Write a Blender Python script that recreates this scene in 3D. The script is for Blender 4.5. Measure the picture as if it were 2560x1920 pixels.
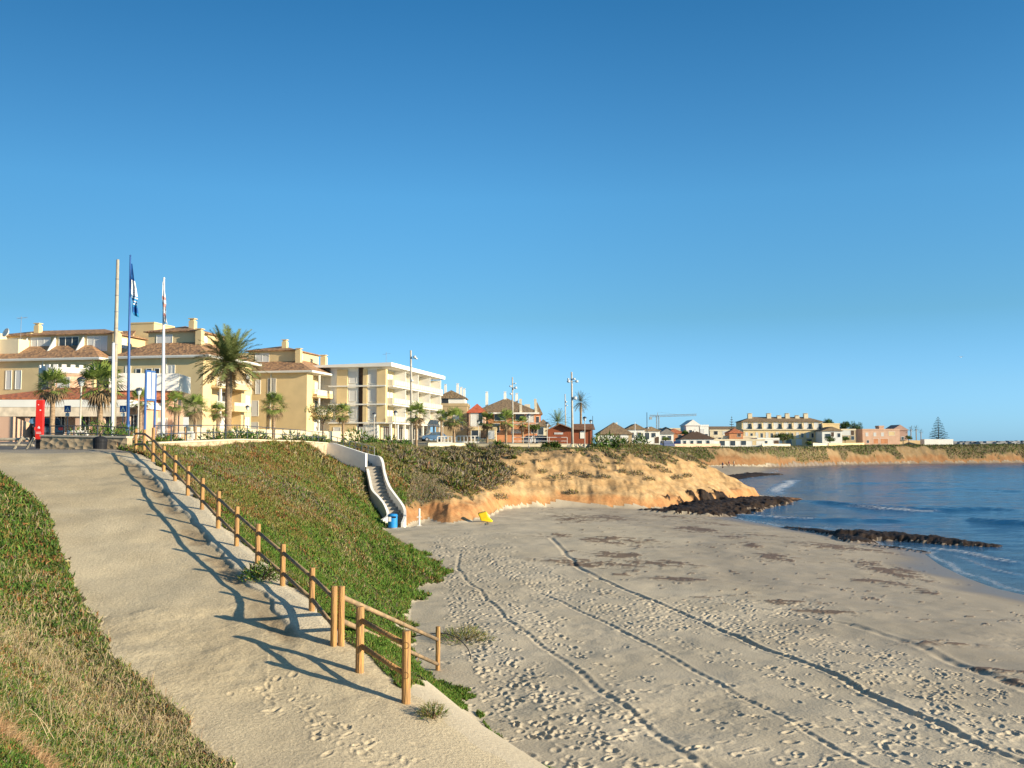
import bpy, math, random
import numpy as np
from math import sin, cos, pi, radians
from mathutils import Vector

for o in list(bpy.data.objects):
    bpy.data.objects.remove(o)
SC = bpy.context.scene
COL = SC.collection

# ------------------------------------------------------------------ camera
FPX = 2400.0                      # focal length in photograph pixels (2560 wide)
PITCH = math.atan(152.0 / FPX)
EYE = 7.2                         # eye height above the sea
cam_d = bpy.data.cameras.new('camera'); cam = bpy.data.objects.new('camera', cam_d); COL.objects.link(cam)
cam_d.sensor_width = 36.0; cam_d.lens = 36.0 * FPX / 2560.0
cam_d.clip_start = 0.1; cam_d.clip_end = 12000
cam.location = (0, 0, EYE); cam.rotation_euler = (radians(90) + PITCH, 0, 0)
SC.camera = cam
SC.render.resolution_x = 1024; SC.render.resolution_y = 768

# ------------------------------------------------------------------ world + sun
SUN_EL = radians(15.0)
SUN_AZ = (0.91, -0.41)
SUN_ROT = math.atan2(SUN_AZ[0], SUN_AZ[1])
w = bpy.data.worlds.new('World'); SC.world = w; w.use_nodes = True
nt = w.node_tree; nt.nodes.clear()
sky = nt.nodes.new('ShaderNodeTexSky'); sky.sky_type = 'NISHITA'; sky.sun_disc = False
sky.sun_elevation = SUN_EL; sky.sun_rotation = SUN_ROT
sky.air_density = 1.0; sky.dust_density = 0.35; sky.ozone_density = 2.4; sky.altitude = 0
hsv = nt.nodes.new('ShaderNodeHueSaturation'); hsv.inputs['Saturation'].default_value = 1.0
hsv.inputs['Hue'].default_value = 0.5
hsv.inputs['Value'].default_value = 2.5
bg = nt.nodes.new('ShaderNodeBackground'); bg.inputs['Strength'].default_value = 0.088
wo = nt.nodes.new('ShaderNodeOutputWorld')
# the clear Mediterranean air of the place: less yellow low down, deeper blue high up (by elevation, for all rays alike)
tcw = nt.nodes.new('ShaderNodeTexCoord'); sxw = nt.nodes.new('ShaderNodeSeparateXYZ'); nt.links.new(tcw.outputs['Generated'], sxw.inputs[0])
rpw = nt.nodes.new('ShaderNodeValToRGB'); el = rpw.color_ramp.elements
SKYC = [(0.0, (.55, 1.15, 2.5)), (.06, (.58, 1.04, 1.75)), (.13, (.52, .95, 1.22)), (.25, (.50, 1.08, 1.36)), (.45, (.24, .82, 1.14)), (.56, (.55, .90, 1.05)), (.72, (.85, .95, .95)), (1.0, (.95, 1.0, .92))]
while len(el) < len(SKYC): el.new(.5)
for e, (q, c) in zip(el, SKYC): e.position = q; e.color = tuple(v / 2.5 for v in c) + (1,)
mlw = nt.nodes.new('ShaderNodeMix'); mlw.data_type = 'RGBA'; mlw.blend_type = 'MULTIPLY'; mlw.inputs[0].default_value = 1.0
nt.links.new(sxw.outputs['Z'], rpw.inputs[0]); nt.links.new(sky.outputs[0], mlw.inputs[6]); nt.links.new(rpw.outputs[0], mlw.inputs[7])
# the sky is a little darker away from the sun's side (to the left) and far right
azw = nt.nodes.new('ShaderNodeMapRange'); azw.interpolation_type = 'SMOOTHSTEP'; azw.inputs[1].default_value = -.65; azw.inputs[2].default_value = .05; azw.inputs[3].default_value = .68; azw.inputs[4].default_value = 1.0
scw = nt.nodes.new('ShaderNodeVectorMath'); scw.operation = 'SCALE'; nt.links.new(sxw.outputs['X'], azw.inputs[0]); nt.links.new(mlw.outputs[2], scw.inputs[0]); nt.links.new(azw.outputs[0], scw.inputs['Scale'])
nt.links.new(scw.outputs[0], hsv.inputs['Color']); nt.links.new(hsv.outputs[0], bg.inputs['Color'])
nt.links.new(bg.outputs[0], wo.inputs['Surface'])
sd = bpy.data.lights.new('sun', 'SUN'); sd.energy = 5.0; sd.angle = radians(0.5); sd.color = (1.0, 0.84, 0.60)
sun = bpy.data.objects.new('sun', sd); COL.objects.link(sun)
sdir = Vector((SUN_AZ[0] * cos(SUN_EL), SUN_AZ[1] * cos(SUN_EL), sin(SUN_EL)))
sun.rotation_euler = sdir.to_track_quat('Z', 'Y').to_euler()
sun.location = (60, -40, 60)
SC.view_settings.view_transform = 'Standard'
SC.view_settings.look = 'None'
SC.view_settings.exposure = 0.72
SC.view_settings.gamma = 1.0
SC.view_settings.use_curve_mapping = False

# ------------------------------------------------------------------ photo <-> world helpers
CP, SP = cos(PITCH), sin(PITCH)
def X_at(px, Y, z=EYE):
    return (px - 1280.0) / FPX * (Y * CP + (z - EYE) * SP)
def Z_at(py, Y):
    v = 960.0 - py
    return EYE + Y * (FPX * SP + v * CP) / (FPX * CP - v * SP)
def on_plane(px, py, z):
    v = 960.0 - py; u = px - 1280.0
    dy = FPX * CP - v * SP; dz = FPX * SP + v * CP
    k = (z - EYE) / dz
    return (u * k, dy * k)

# ------------------------------------------------------------------ noise
def _hash(ix, iy, seed):
    n = (ix.astype(np.int64) * 374761393 + iy.astype(np.int64) * 668265263 + seed * 974634777) & 0xffffffff
    n = ((n ^ (n >> 13)) * 1274126177) & 0xffffffff
    n = n ^ (n >> 16)
    return (n & 0xffff).astype(np.float64) / 65535.0
def vnoise(x, y, seed=0):
    x = np.asarray(x, float); y = np.asarray(y, float)
    ix = np.floor(x); iy = np.floor(y); fx = x - ix; fy = y - iy
    fx = fx * fx * (3 - 2 * fx); fy = fy * fy * (3 - 2 * fy)
    a = _hash(ix, iy, seed); b = _hash(ix + 1, iy, seed); c = _hash(ix, iy + 1, seed); d = _hash(ix + 1, iy + 1, seed)
    return (a * (1 - fx) + b * fx) * (1 - fy) + (c * (1 - fx) + d * fx) * fy      # 0..1
def fbm(x, y, seed=0, o=4):
    s = 0; a = 0.5; t = 0
    for i in range(o):
        s = s + a * vnoise(x, y, seed + i * 17); t += a
        x = x * 2.03 + 5.3; y = y * 2.03 - 2.7; a *= 0.5
    return s / t
def sstep(a, b, x):
    t = np.clip((x - a) / (b - a), 0, 1); return t * t * (3 - 2 * t)

# ------------------------------------------------------------------ terrain outline (world metres: x right, y away, sea at z=0)
def P(px, py, z): return on_plane(px, py, z)
B_LINE = [(12, 2), (9, 6), (6, 10), (3.6, 13.5), (1.6, 16.3), (.4, 18.3), (-.5, 20.5), (-1.0, 22.6), (-2.2, 25), (-3.2, 29)] + \
    [P(1030, 1500, 1.35), P(1062, 1480, 1.35), P(1040, 1462, 1.35), P(1105, 1450, 1.35), P(1118, 1420, 1.35), P(1060, 1388, 1.3), P(1000, 1355, 1.3), P(950, 1328, 1.3)] + \
    [(-8.7, 70), (-7.4, 73.5), P(1068, 1299, 1.3), P(1113, 1310, 1.25), P(1165, 1305, 1.2), P(1222, 1290, 1.2), P(1249, 1276, 1.1), P(1310, 1270, 1.0), P(1384, 1267, .95), P(1520, 1270, .8),
     P(1633, 1272, .6), P(1714, 1266, .5), P(1790, 1258, .4), P(1850, 1252, .2), P(1905, 1246, .1)] + \
    [(30, 139), (26, 146), (27, 160), (31, 185), (36, 210), (42, 240), (48, 262), (56, 279), (64, 289), (76, 298), (90, 314), (118, 345), (150, 364), (205, 384), (260, 392), (420, 400)]
LAND = B_LINE + [(900, 500), (2500, 1200), (2500, 4000), (-4000, 4000), (-4000, -60), (12, -60)]
T_LINE = [(-90, 22), (-42, 33), (-24, 37.5), (-17.5, 40.5), (-16.7, 43), (-16.5, 60), (-15.7, 81), (-15.6, 90), (-14.8, 100), (-13, 116), (-8, 125), (-2, 127), (6, 127), (12, 129), (15.5, 134),
          (17, 143), (17, 160), (20, 190), (26, 222), (33, 250), (42, 272), (52, 290), (66, 299), (80, 306), (97, 325), (121, 353), (150, 371), (207, 391), (260, 400), (420, 409)]
PLAT = T_LINE + [(900, 510), (2500, 1210), (2500, 4000), (-4000, 4000), (-4000, 22)]
PATH_R = [(-16.3, 41.5), (-15.2, 38.5), (-13.3, 36.1), (-12.0, 34.1), (-9.95, 30.6), (-6.85, 25.1), (-3.85, 20.0), (-2.9, 18.3), (-1.3, 16.2), (.3, 14.1), (2.2, 11.4), (4.6, 8), (7.5, 3.5)]
PATH_L = [(3.5, 2.5), (1.2, 6), (-1.4, 9.8), (-3.76, 13.3), (-5.5, 15.5), (-7.1, 17.2), (-8.7, 19.7), (-10.35, 22.45), (-13, 27.1), (-17.1, 32.1), (-21, 35.5), (-25, 38.5)]
PATHP = PATH_R + PATH_L + [(-24, 41.5)]
BANKP = [(1.5, -4), (-.3, 1.2), (-2.3, 3.4), (-4.6, 7.0), (-8.6, 12.6), (-13.8, 18.8), (-20.5, 26), (-70, 20), (-70, -4)]
SHORE = [(30, 20), (27, 34)] + [P(2560, 1486, 0), P(2494, 1471, 0), P(2425, 1445, 0), P(2360, 1415, 0), P(2312, 1380, 0), P(2208, 1363, 0), P(2099, 1340, 0), P(1973, 1321, 0), P(1860, 1301, 0), P(1788, 1284, 0)] + \
    [P(1850, 1266, 0), P(1920, 1256, 0), P(1992, 1247, 0), (37, 134), (31, 141), (28, 148), (29, 160), (33, 172), P(1806, 1201, 0), P(1853, 1192, 0), P(1900, 1188, 0), P(1925, 1182, 0), (72, 262), P(1925, 1172, 0), P(1972, 1167, 0),
     (119, 344), (151, 363), (206, 383), (260, 391), (420, 399)]
DRY = SHORE + [(900, 499), (2500, 1199), (2500, 4000), (-4000, 4000), (-4000, -60), (30, -60)]

def inside(poly, x, y):
    r = np.zeros(x.shape, bool); n = len(poly)
    for i in range(n):
        x0, y0 = poly[i]; x1, y1 = poly[(i + 1) % n]
        if y0 == y1: continue
        c = ((y0 > y) != (y1 > y)) & (x < (x1 - x0) * (y - y0) / (y1 - y0) + x0)
        r ^= c
    return r
def pdist(line, x, y, closed=False):
    d = np.full(x.shape, 1e9); n = len(line)
    for i in range(n if closed else n - 1):
        x0, y0 = line[i]; x1, y1 = line[(i + 1) % n]
        dx, dy = x1 - x0, y1 - y0
        t = np.clip(((x - x0) * dx + (y - y0) * dy) / (dx * dx + dy * dy + 1e-9), 0, 1)
        d = np.minimum(d, (x - x0 - t * dx) ** 2 + (y - y0 - t * dy) ** 2)
    return np.sqrt(d)
def sdist(poly, line, x, y, closed=False):
    d = pdist(line, x, y, closed)
    return np.where(inside(poly, x, y), d, -d)
PLC = [(-22, 44, 7.0), (-17, 46, 7.0), (-25, 62, 7.45), (-17, 88, 7.2), (-30, 120, 8.0), (-14, 118, 7.1), (0, 130, 6.95), (15, 135, 6.85), (-20, 160, 8.0), (30, 220, 6.9), (60, 298, 6.3), (100, 330, 6.4),
       (150, 370, 6.9), (220, 395, 7.2), (-60, 220, 8.4), (300, 430, 7.0), (60, 350, 6.8), (-35, 34, 7.0), (-45, 70, 7.7), (0, 700, 7.0)]
def z_plateau(x, y):
    s = 0; t = 0
    for (a, b, c) in PLC:
        q = 1.0 / ((x - a) ** 2 + (y - b) ** 2 + 4.0) ** 1.4
        s = s + q * c; t = t + q
    return s / t
def path_s(x, y): return (x + 3.35) * -.5 + (y - 18.2) * .86
def z_path(x, y):
    return np.interp(path_s(x, y), [-20, -10, 0, 1.8, 7.7, 15, 20.4, 22.6, 25, 40], [.9, 1.72, 3.4, 3.7, 4.55, 5.72, 6.5, 6.85, 6.93, 7.0])
def z_bank(x, y): return np.interp(y, [-3, 2, 7, 13, 19, 26], [5.6, 5.6, 5.35, 5.5, 6.0, 6.8])
def z_beach(s): return np.where(s > 0, 1.38 * (1 - np.exp(-np.maximum(s, 0) / 14.0)), np.maximum(.085 * s, -2.5))

STAIR = [(-15.3, 81.7, 7.15), (-12.0, 80.0, 5.5), (-11.4, 79.2, 5.4), (-11.0, 78.0, 4.7), (-10.33, 75.7, 3.15), (-9.05, 73.3, 2.0), (-8.65, 71.8, 1.4)]
def seg_near(x, y):
    best = np.full(x.shape, 1e9); zz = np.zeros(x.shape)
    for i in range(len(STAIR) - 1):
        x0, y0, z0 = STAIR[i]; x1, y1, z1 = STAIR[i + 1]
        dx, dy = x1 - x0, y1 - y0
        t = np.clip(((x - x0) * dx + (y - y0) * dy) / (dx * dx + dy * dy), 0, 1)
        d = np.hypot(x - x0 - t * dx, y - y0 - t * dy)
        m = d < best; best = np.where(m, d, best); zz = np.where(m, z0 + t * (z1 - z0) - (.30 * (y < y0 + t * dy) * (d > .5) if i == 0 else 0), zz)
    return best, zz

def macro(x, y):
    """heights and signed distances without small relief"""
    x = np.asarray(x, float); y = np.asarray(y, float)
    sB = sdist(LAND, B_LINE, x, y); sT = sdist(PLAT, T_LINE, x, y)
    sP = sdist(PATHP, PATHP, x, y, True); sK = sdist(BANKP, BANKP, x, y, True)
    sS = sdist(DRY, SHORE, x, y)
    zb = z_beach(sS); zt = z_plateau(x, y); zp = z_path(x, y); zk = z_bank(x, y)
    def wt(s): return 1.0 / (np.maximum(0, -s) + .02) ** 1.35
    wb = 1.0 / (np.maximum(0, sB) + .02) ** 1.35
    wT, wP, wK = wt(sT), wt(sP), wt(sK)
    zlow = np.where(sB > 0, np.maximum(zb, .15), zb)
    z = (wb * zlow + wT * zt + wP * zp + wK * zk) / (wb + wT + wP + wK)
    # cliffs: a steep foot, then a gentler shoulder
    u = np.clip(sB / (sB + np.maximum(0, -sT) + 1e-6), 0, 1)
    near = sstep(72, 84, y) * (1 - sstep(150, 170, y))
    far = sstep(240, 270, y)
    kx = sstep(-5, 0, x); prof_n = np.interp(u, [0, .02, .05, .3, .6, .85, 1], [0, .12, .22, .42, .70, .93, 1]) * (1 - kx) + np.interp(u, [0, .03, .08, .25, .45, .7, 1], [0, .17, .26, .52, .78, .94, 1]) * kx
    lump = fbm(x / 9, y / 9, 5, 3)
    prof_f = np.interp(u, [0, .1, .22, .5, .7, .9, 1], [0, .25, .5, .62, .85, .97, 1])
    onland = (sB > 0) & (sT < 0) & (sP < 0)
    dz = (prof_n - u) * near + (prof_f - u) * far
    z = np.where(onland, z + dz * (zt - zlow), z)
    z = np.where(onland, z + (lump - .5) * 1.0 * np.minimum(1, np.minimum(sB, -sT) / 4) * sstep(60, 90, y) * (1 - .0 * far), z)
    hd_ = (sstep(98, 108, y) * (1 - sstep(150, 165, y)) * (x > -15) * (x < 14)) * onland
    z = np.where(hd_ > 0, np.minimum(z, zt - .42 * hd_ + .3 * (1 - hd_)), z)
    z = z - .38 * sstep(95, 108, y) * (1 - sstep(145, 165, y)) * sstep(-5, -1, sT) * (1 - sstep(1, 2.5, sT)) * (x > -15)
    # make room for the stairs
    d, zs = seg_near(x, y)
    k = 1 - sstep(.8, 2.4, d)
    (xa, ya, za), (xb, yb, zb_) = STAIR[0], STAIR[1]; dx, dy = xb - xa, yb - ya
    t0 = np.clip(((x - xa) * dx + (y - ya) * dy) / (dx * dx + dy * dy), 0, 1); d0 = np.hypot(x - xa - t0 * dx, y - ya - t0 * dy); line_y = ya + (x - xa) / dx * dy
    cap = za + t0 * (zb_ - za) - .72 + 3.0 * sstep(5.0, 9.0, d0)
    cut_ = (y < line_y - .3) & (x > xa - 1.2) & (d0 < 9) & (sT < .3)
    z = np.where(cut_, np.minimum(z, cap), z)
    z = np.where((sT < .3) & (sB > -1.0), z * (1 - k) + (zs - .35) * k, z)
    return z, sB, sT, sP, sK, sS
_Y = np.concatenate([np.arange(4, 60, .05), np.arange(60, 200, .15), np.arange(200, 460, .5)])
def hit(px, py):
    u = px - 1280.0; v = 960.0 - py
    dy = FPX * CP - v * SP; dz = FPX * SP + v * CP
    xs = _Y * u / dy; zs = EYE + _Y * dz / dy
    h = macro(xs, _Y)[0]
    i = np.argmax(zs <= h)
    if zs[i] > h[i]: i = len(_Y) - 1
    return float(xs[i]), float(_Y[i]), float(h[i])
def ground(x, y): return float(macro(np.array([x]), np.array([y]))[0][0])
# ------------------------------------------------------------------ object helpers
def tag(o, label=None, cat=None, group=None, kind=None):
    if label: o['label'] = label
    if cat: o['category'] = cat
    if group: o['group'] = group
    if kind: o['kind'] = kind
    return o
def thing(name, label, cat, loc=(0, 0, 0), rz=0.0, group=None):
    o = bpy.data.objects.new(name, None); COL.objects.link(o)
    o.location = loc; o.rotation_euler = (0, 0, rz); o.empty_display_size = .3
    return tag(o, label, cat, group)
def np_mesh(name, V, F, mat, attrs=None, cols=None, smooth=True, parent=None):
    V = np.asarray(V, np.float32); F = np.asarray(F, np.int32)
    me = bpy.data.meshes.new(name); n = F.shape[1]
    me.vertices.add(len(V)); me.vertices.foreach_set('co', V.ravel())
    me.loops.add(F.size); me.loops.foreach_set('vertex_index', F.ravel())
    me.polygons.add(len(F)); me.polygons.foreach_set('loop_start', np.arange(0, F.size, n, dtype=np.int32))
    me.update(calc_edges=True)
    me.polygons.foreach_set('use_smooth', np.full(len(F), smooth, dtype=bool))
    for k, a in (attrs or {}).items():
        at = me.attributes.new(k, 'FLOAT', 'POINT'); at.data.foreach_set('value', np.asarray(a, np.float32).ravel())
    if cols is not None:
        c4 = np.ones((len(V), 4), np.float32); c4[:, :3] = cols
        at = me.attributes.new('tint', 'FLOAT_COLOR', 'POINT'); at.data.foreach_set('color', c4.ravel())
    me.materials.append(mat)
    o = bpy.data.objects.new(name, me); COL.objects.link(o)
    if parent: o.parent = parent
    return o
class MB:
    def __init__(s): s.v = []; s.f = []
    def add(s, vs, fs):
        n = len(s.v); s.v += [tuple(p) for p in vs]; s.f += [tuple(i + n for i in f) for f in fs]; return s
    def box(s, x0, x1, y0, y1, z0, z1):
        return s.add([(x0, y0, z0), (x1, y0, z0), (x1, y1, z0), (x0, y1, z0), (x0, y0, z1), (x1, y0, z1), (x1, y1, z1), (x0, y1, z1)],
                     [(0, 3, 2, 1), (4, 5, 6, 7), (0, 1, 5, 4), (1, 2, 6, 5), (2, 3, 7, 6), (3, 0, 4, 7)])
    def obox(s, c, ux, hx, hy, z0, z1):
        ux = Vector((ux[0], ux[1], 0)).normalized(); uy = Vector((-ux.y, ux.x, 0)); c = Vector((c[0], c[1], 0))
        q = [c - ux * hx - uy * hy, c + ux * hx - uy * hy, c + ux * hx + uy * hy, c - ux * hx + uy * hy]
        return s.add([(p.x, p.y, z0) for p in q] + [(p.x, p.y, z1) for p in q], [(0, 3, 2, 1), (4, 5, 6, 7), (0, 1, 5, 4), (1, 2, 6, 5), (2, 3, 7, 6), (3, 0, 4, 7)])
    def tube(s, pts, r, n=8, cap=True):
        pts = [Vector(p) for p in pts]; m = len(pts)
        rr = r if isinstance(r, (list, tuple)) else [r] * m
        vs = []; fs = []
        for i, p in enumerate(pts):
            d = (pts[min(i + 1, m - 1)] - pts[max(i - 1, 0)]).normalized()
            a = d.cross(Vector((0, 0, 1)));
            if a.length < .05: a = d.cross(Vector((1, 0, 0)))
            a.normalize(); b = d.cross(a)
            for k in range(n):
                t = 2 * pi * k / n; vs.append(p + (a * cos(t) + b * sin(t)) * rr[i])
        for i in range(m - 1):
            for k in range(n):
                fs.append((i * n + k, i * n + (k + 1) % n, (i + 1) * n + (k + 1) % n, (i + 1) * n + k))
        if cap: fs.append(tuple(range(n - 1, -1, -1))); fs.append(tuple((m - 1) * n + k for k in range(n)))
        return s.add(vs, fs)
    def lathe(s, prof, n=16, c=(0, 0, 0)):
        vs = []; fs = []
        for (r, z) in prof:
            for k in range(n):
                t = 2 * pi * k / n; vs.append((c[0] + r * cos(t), c[1] + r * sin(t), c[2] + z))
        for i in range(len(prof) - 1):
            for k in range(n): fs.append((i * n + k, i * n + (k + 1) % n, (i + 1) * n + (k + 1) % n, (i + 1) * n + k))
        fs.append(tuple(range(n - 1, -1, -1))); fs.append(tuple((len(prof) - 1) * n + k for k in range(n)))
        return s.add(vs, fs)
    def prism(s, prof, axis, a0, a1):
        """prof: list of 2-d points; axis 'x' -> (y,z) profile, 'y' -> (x,z) profile, 'z' -> (x,y) profile"""
        def mk(p, a): return {'x': (a, p[0], p[1]), 'y': (p[0], a, p[1]), 'z': (p[0], p[1], a)}[axis]
        n = len(prof)
        vs = [mk(p, a0) for p in prof] + [mk(p, a1) for p in prof]
        fs = [tuple(range(n)), tuple(range(2 * n - 1, n - 1, -1))] + [(i, i + n, (i + 1) % n + n, (i + 1) % n) for i in range(n)]
        return s.add(vs, fs)
    def hip(s, x0, x1, y0, y1, z, h, over=.6, th=.12, gable=False):
        x0 -= over; x1 += over; y0 -= over; y1 += over
        W, D = x1 - x0, y1 - y0
        if W >= D:
            k = 0 if gable else D / 2
            r = [(x0 + k, (y0 + y1) / 2, z + h), (x1 - k, (y0 + y1) / 2, z + h)]
            e = [(x0, y0, z), (x1, y0, z), (x1, y1, z), (x0, y1, z)]
            vs = e + r; fs = [(0, 1, 5, 4), (2, 3, 4, 5), (1, 2, 5), (3, 0, 4)]
        else:
            k = 0 if gable else W / 2
            r = [((x0 + x1) / 2, y0 + k, z + h), ((x0 + x1) / 2, y1 - k, z + h)]
            e = [(x0, y0, z), (x1, y0, z), (x1, y1, z), (x0, y1, z)]
            vs = e + r; fs = [(0, 1, 4), (1, 2, 5, 4), (2, 3, 5), (3, 0, 4, 5)]
        nv = len(vs); low = [(a, b, c - th) for (a, b, c) in e]
        vs = vs + low
        fs += [(nv, nv + 3, nv + 2, nv + 1), (0, nv, nv + 1, 1), (1, nv + 1, nv + 2, 2), (2, nv + 2, nv + 3, 3), (3, nv + 3, nv, 0)]
        return s.add(vs, fs)
    def build(s, name, mat, parent=None, smooth=False, loc=None):
        me = bpy.data.meshes.new(name); me.from_pydata(s.v, [], s.f); me.update()
        if smooth: me.polygons.foreach_set('use_smooth', [True] * len(me.polygons))
        if mat: me.materials.append(mat)
        o = bpy.data.objects.new(name, me); COL.objects.link(o)
        if parent: o.parent = parent
        if loc: o.location = loc
        return o
def copy_thing(o, loc, rz=None, label=None):
    c = o.copy(); COL.objects.link(c); c.location = loc
    if rz is not None: c.rotation_euler = (0, 0, rz)
    if label: c['label'] = label
    for ch in [k for k in o.children]:
        d = ch.copy(); COL.objects.link(d); d.parent = c
        for g in [k for k in ch.children]:
            e = g.copy(); COL.objects.link(e); e.parent = d
    return c

# ------------------------------------------------------------------ materials
def nodes(m):
    m.use_nodes = True; nt = m.node_tree; nt.nodes.clear()
    out = nt.nodes.new('ShaderNodeOutputMaterial'); b = nt.nodes.new('ShaderNodeBsdfPrincipled')
    nt.links.new(b.outputs[0], out.inputs[0]); return nt, b
MC = {}
def mat(name, c, rough=.85, scale=3.0, var=.15, bump=0.0, metal=0.0, c2=None, detail=4.0, spec=.3, stretch=None):
    if name in MC: return MC[name]
    m = bpy.data.materials.new(name); nt, b = nodes(m)
    tc = nt.nodes.new('ShaderNodeTexCoord'); src = tc.outputs['Object']
    if stretch:
        mp = nt.nodes.new('ShaderNodeMapping'); mp.inputs['Scale'].default_value = stretch
        nt.links.new(src, mp.inputs[0]); src = mp.outputs[0]
    nz = nt.nodes.new('ShaderNodeTexNoise'); nz.inputs['Scale'].default_value = scale; nz.inputs['Detail'].default_value = detail
    nt.links.new(src, nz.inputs['Vector'])
    cr = nt.nodes.new('ShaderNodeValToRGB')
    lo = tuple(x * (1 - var) for x in c) if c2 is None else tuple(c2)
    hi = tuple(min(1, x * (1 + var)) for x in c) if c2 is None else tuple(c)
    cr.color_ramp.elements[0].color = (*lo, 1); cr.color_ramp.elements[1].color = (*hi, 1)
    cr.color_ramp.elements[0].position = .35; cr.color_ramp.elements[1].position = .65
    nt.links.new(nz.outputs['Fac'], cr.inputs[0]); nt.links.new(cr.outputs[0], b.inputs['Base Color'])
    b.inputs['Roughness'].default_value = rough; b.inputs['Metallic'].default_value = metal
    b.inputs['Specular IOR Level'].default_value = spec
    if bump:
        bp = nt.nodes.new('ShaderNodeBump'); bp.inputs['Strength'].default_value = bump; bp.inputs['Distance'].default_value = .05
        nt.links.new(nz.outputs['Fac'], bp.inputs['Height']); nt.links.new(bp.outputs[0], b.inputs['Normal'])
    MC[name] = m; return m
def tint_mat(name, rough=.8, trans=.0):
    m = bpy.data.materials.new(name); nt, b = nodes(m)
    a = nt.nodes.new('ShaderNodeAttribute'); a.attribute_name = 'tint'
    nt.links.new(a.outputs['Color'], b.inputs['Base Color']); b.inputs['Roughness'].default_value = rough
    b.inputs['Specular IOR Level'].default_value = .2
    return m
def tile_mat(name, c, c2, sc=5.0):
    m = bpy.data.materials.new(name); nt, b = nodes(m)
    tc = nt.nodes.new('ShaderNodeTexCoord')
    wv = nt.nodes.new('ShaderNodeTexVoronoi'); wv.inputs['Scale'].default_value = sc * .55
    mp = nt.nodes.new('ShaderNodeMapping'); mp.inputs['Scale'].default_value = (1.0, 1.0, 1.6)
    nt.links.new(tc.outputs['Object'], mp.inputs[0]); nt.links.new(mp.outputs[0], wv.inputs['Vector'])
    nz = nt.nodes.new('ShaderNodeTexNoise'); nz.inputs['Scale'].default_value = .7; nz.inputs['Detail'].default_value = 6
    nt.links.new(tc.outputs['Object'], nz.inputs['Vector'])
    mx = nt.nodes.new('ShaderNodeMix'); mx.data_type = 'FLOAT'; mx.inputs[0].default_value = .5
    sep = nt.nodes.new('ShaderNodeSeparateColor'); nt.links.new(wv.outputs['Color'], sep.inputs[0])
    nt.links.new(sep.outputs[0], mx.inputs[2]); nt.links.new(nz.outputs['Fac'], mx.inputs[3])
    cr = nt.nodes.new('ShaderNodeValToRGB'); cr.color_ramp.elements[0].color = (*c2, 1); cr.color_ramp.elements[1].color = (*c, 1)
    cr.color_ramp.elements[0].position = .25; cr.color_ramp.elements[1].position = .7
    nt.links.new(mx.outputs[0], cr.inputs[0]); nt.links.new(cr.outputs[0], b.inputs['Base Color'])
    bp = nt.nodes.new('ShaderNodeBump'); bp.inputs['Strength'].default_value = .6; bp.inputs['Distance'].default_value = .12
    nt.links.new(wv.outputs['Distance'], bp.inputs['Height']); nt.links.new(bp.outputs[0], b.inputs['Normal'])
    b.inputs['Roughness'].default_value = .85
    MC[name] = m; return m

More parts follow.
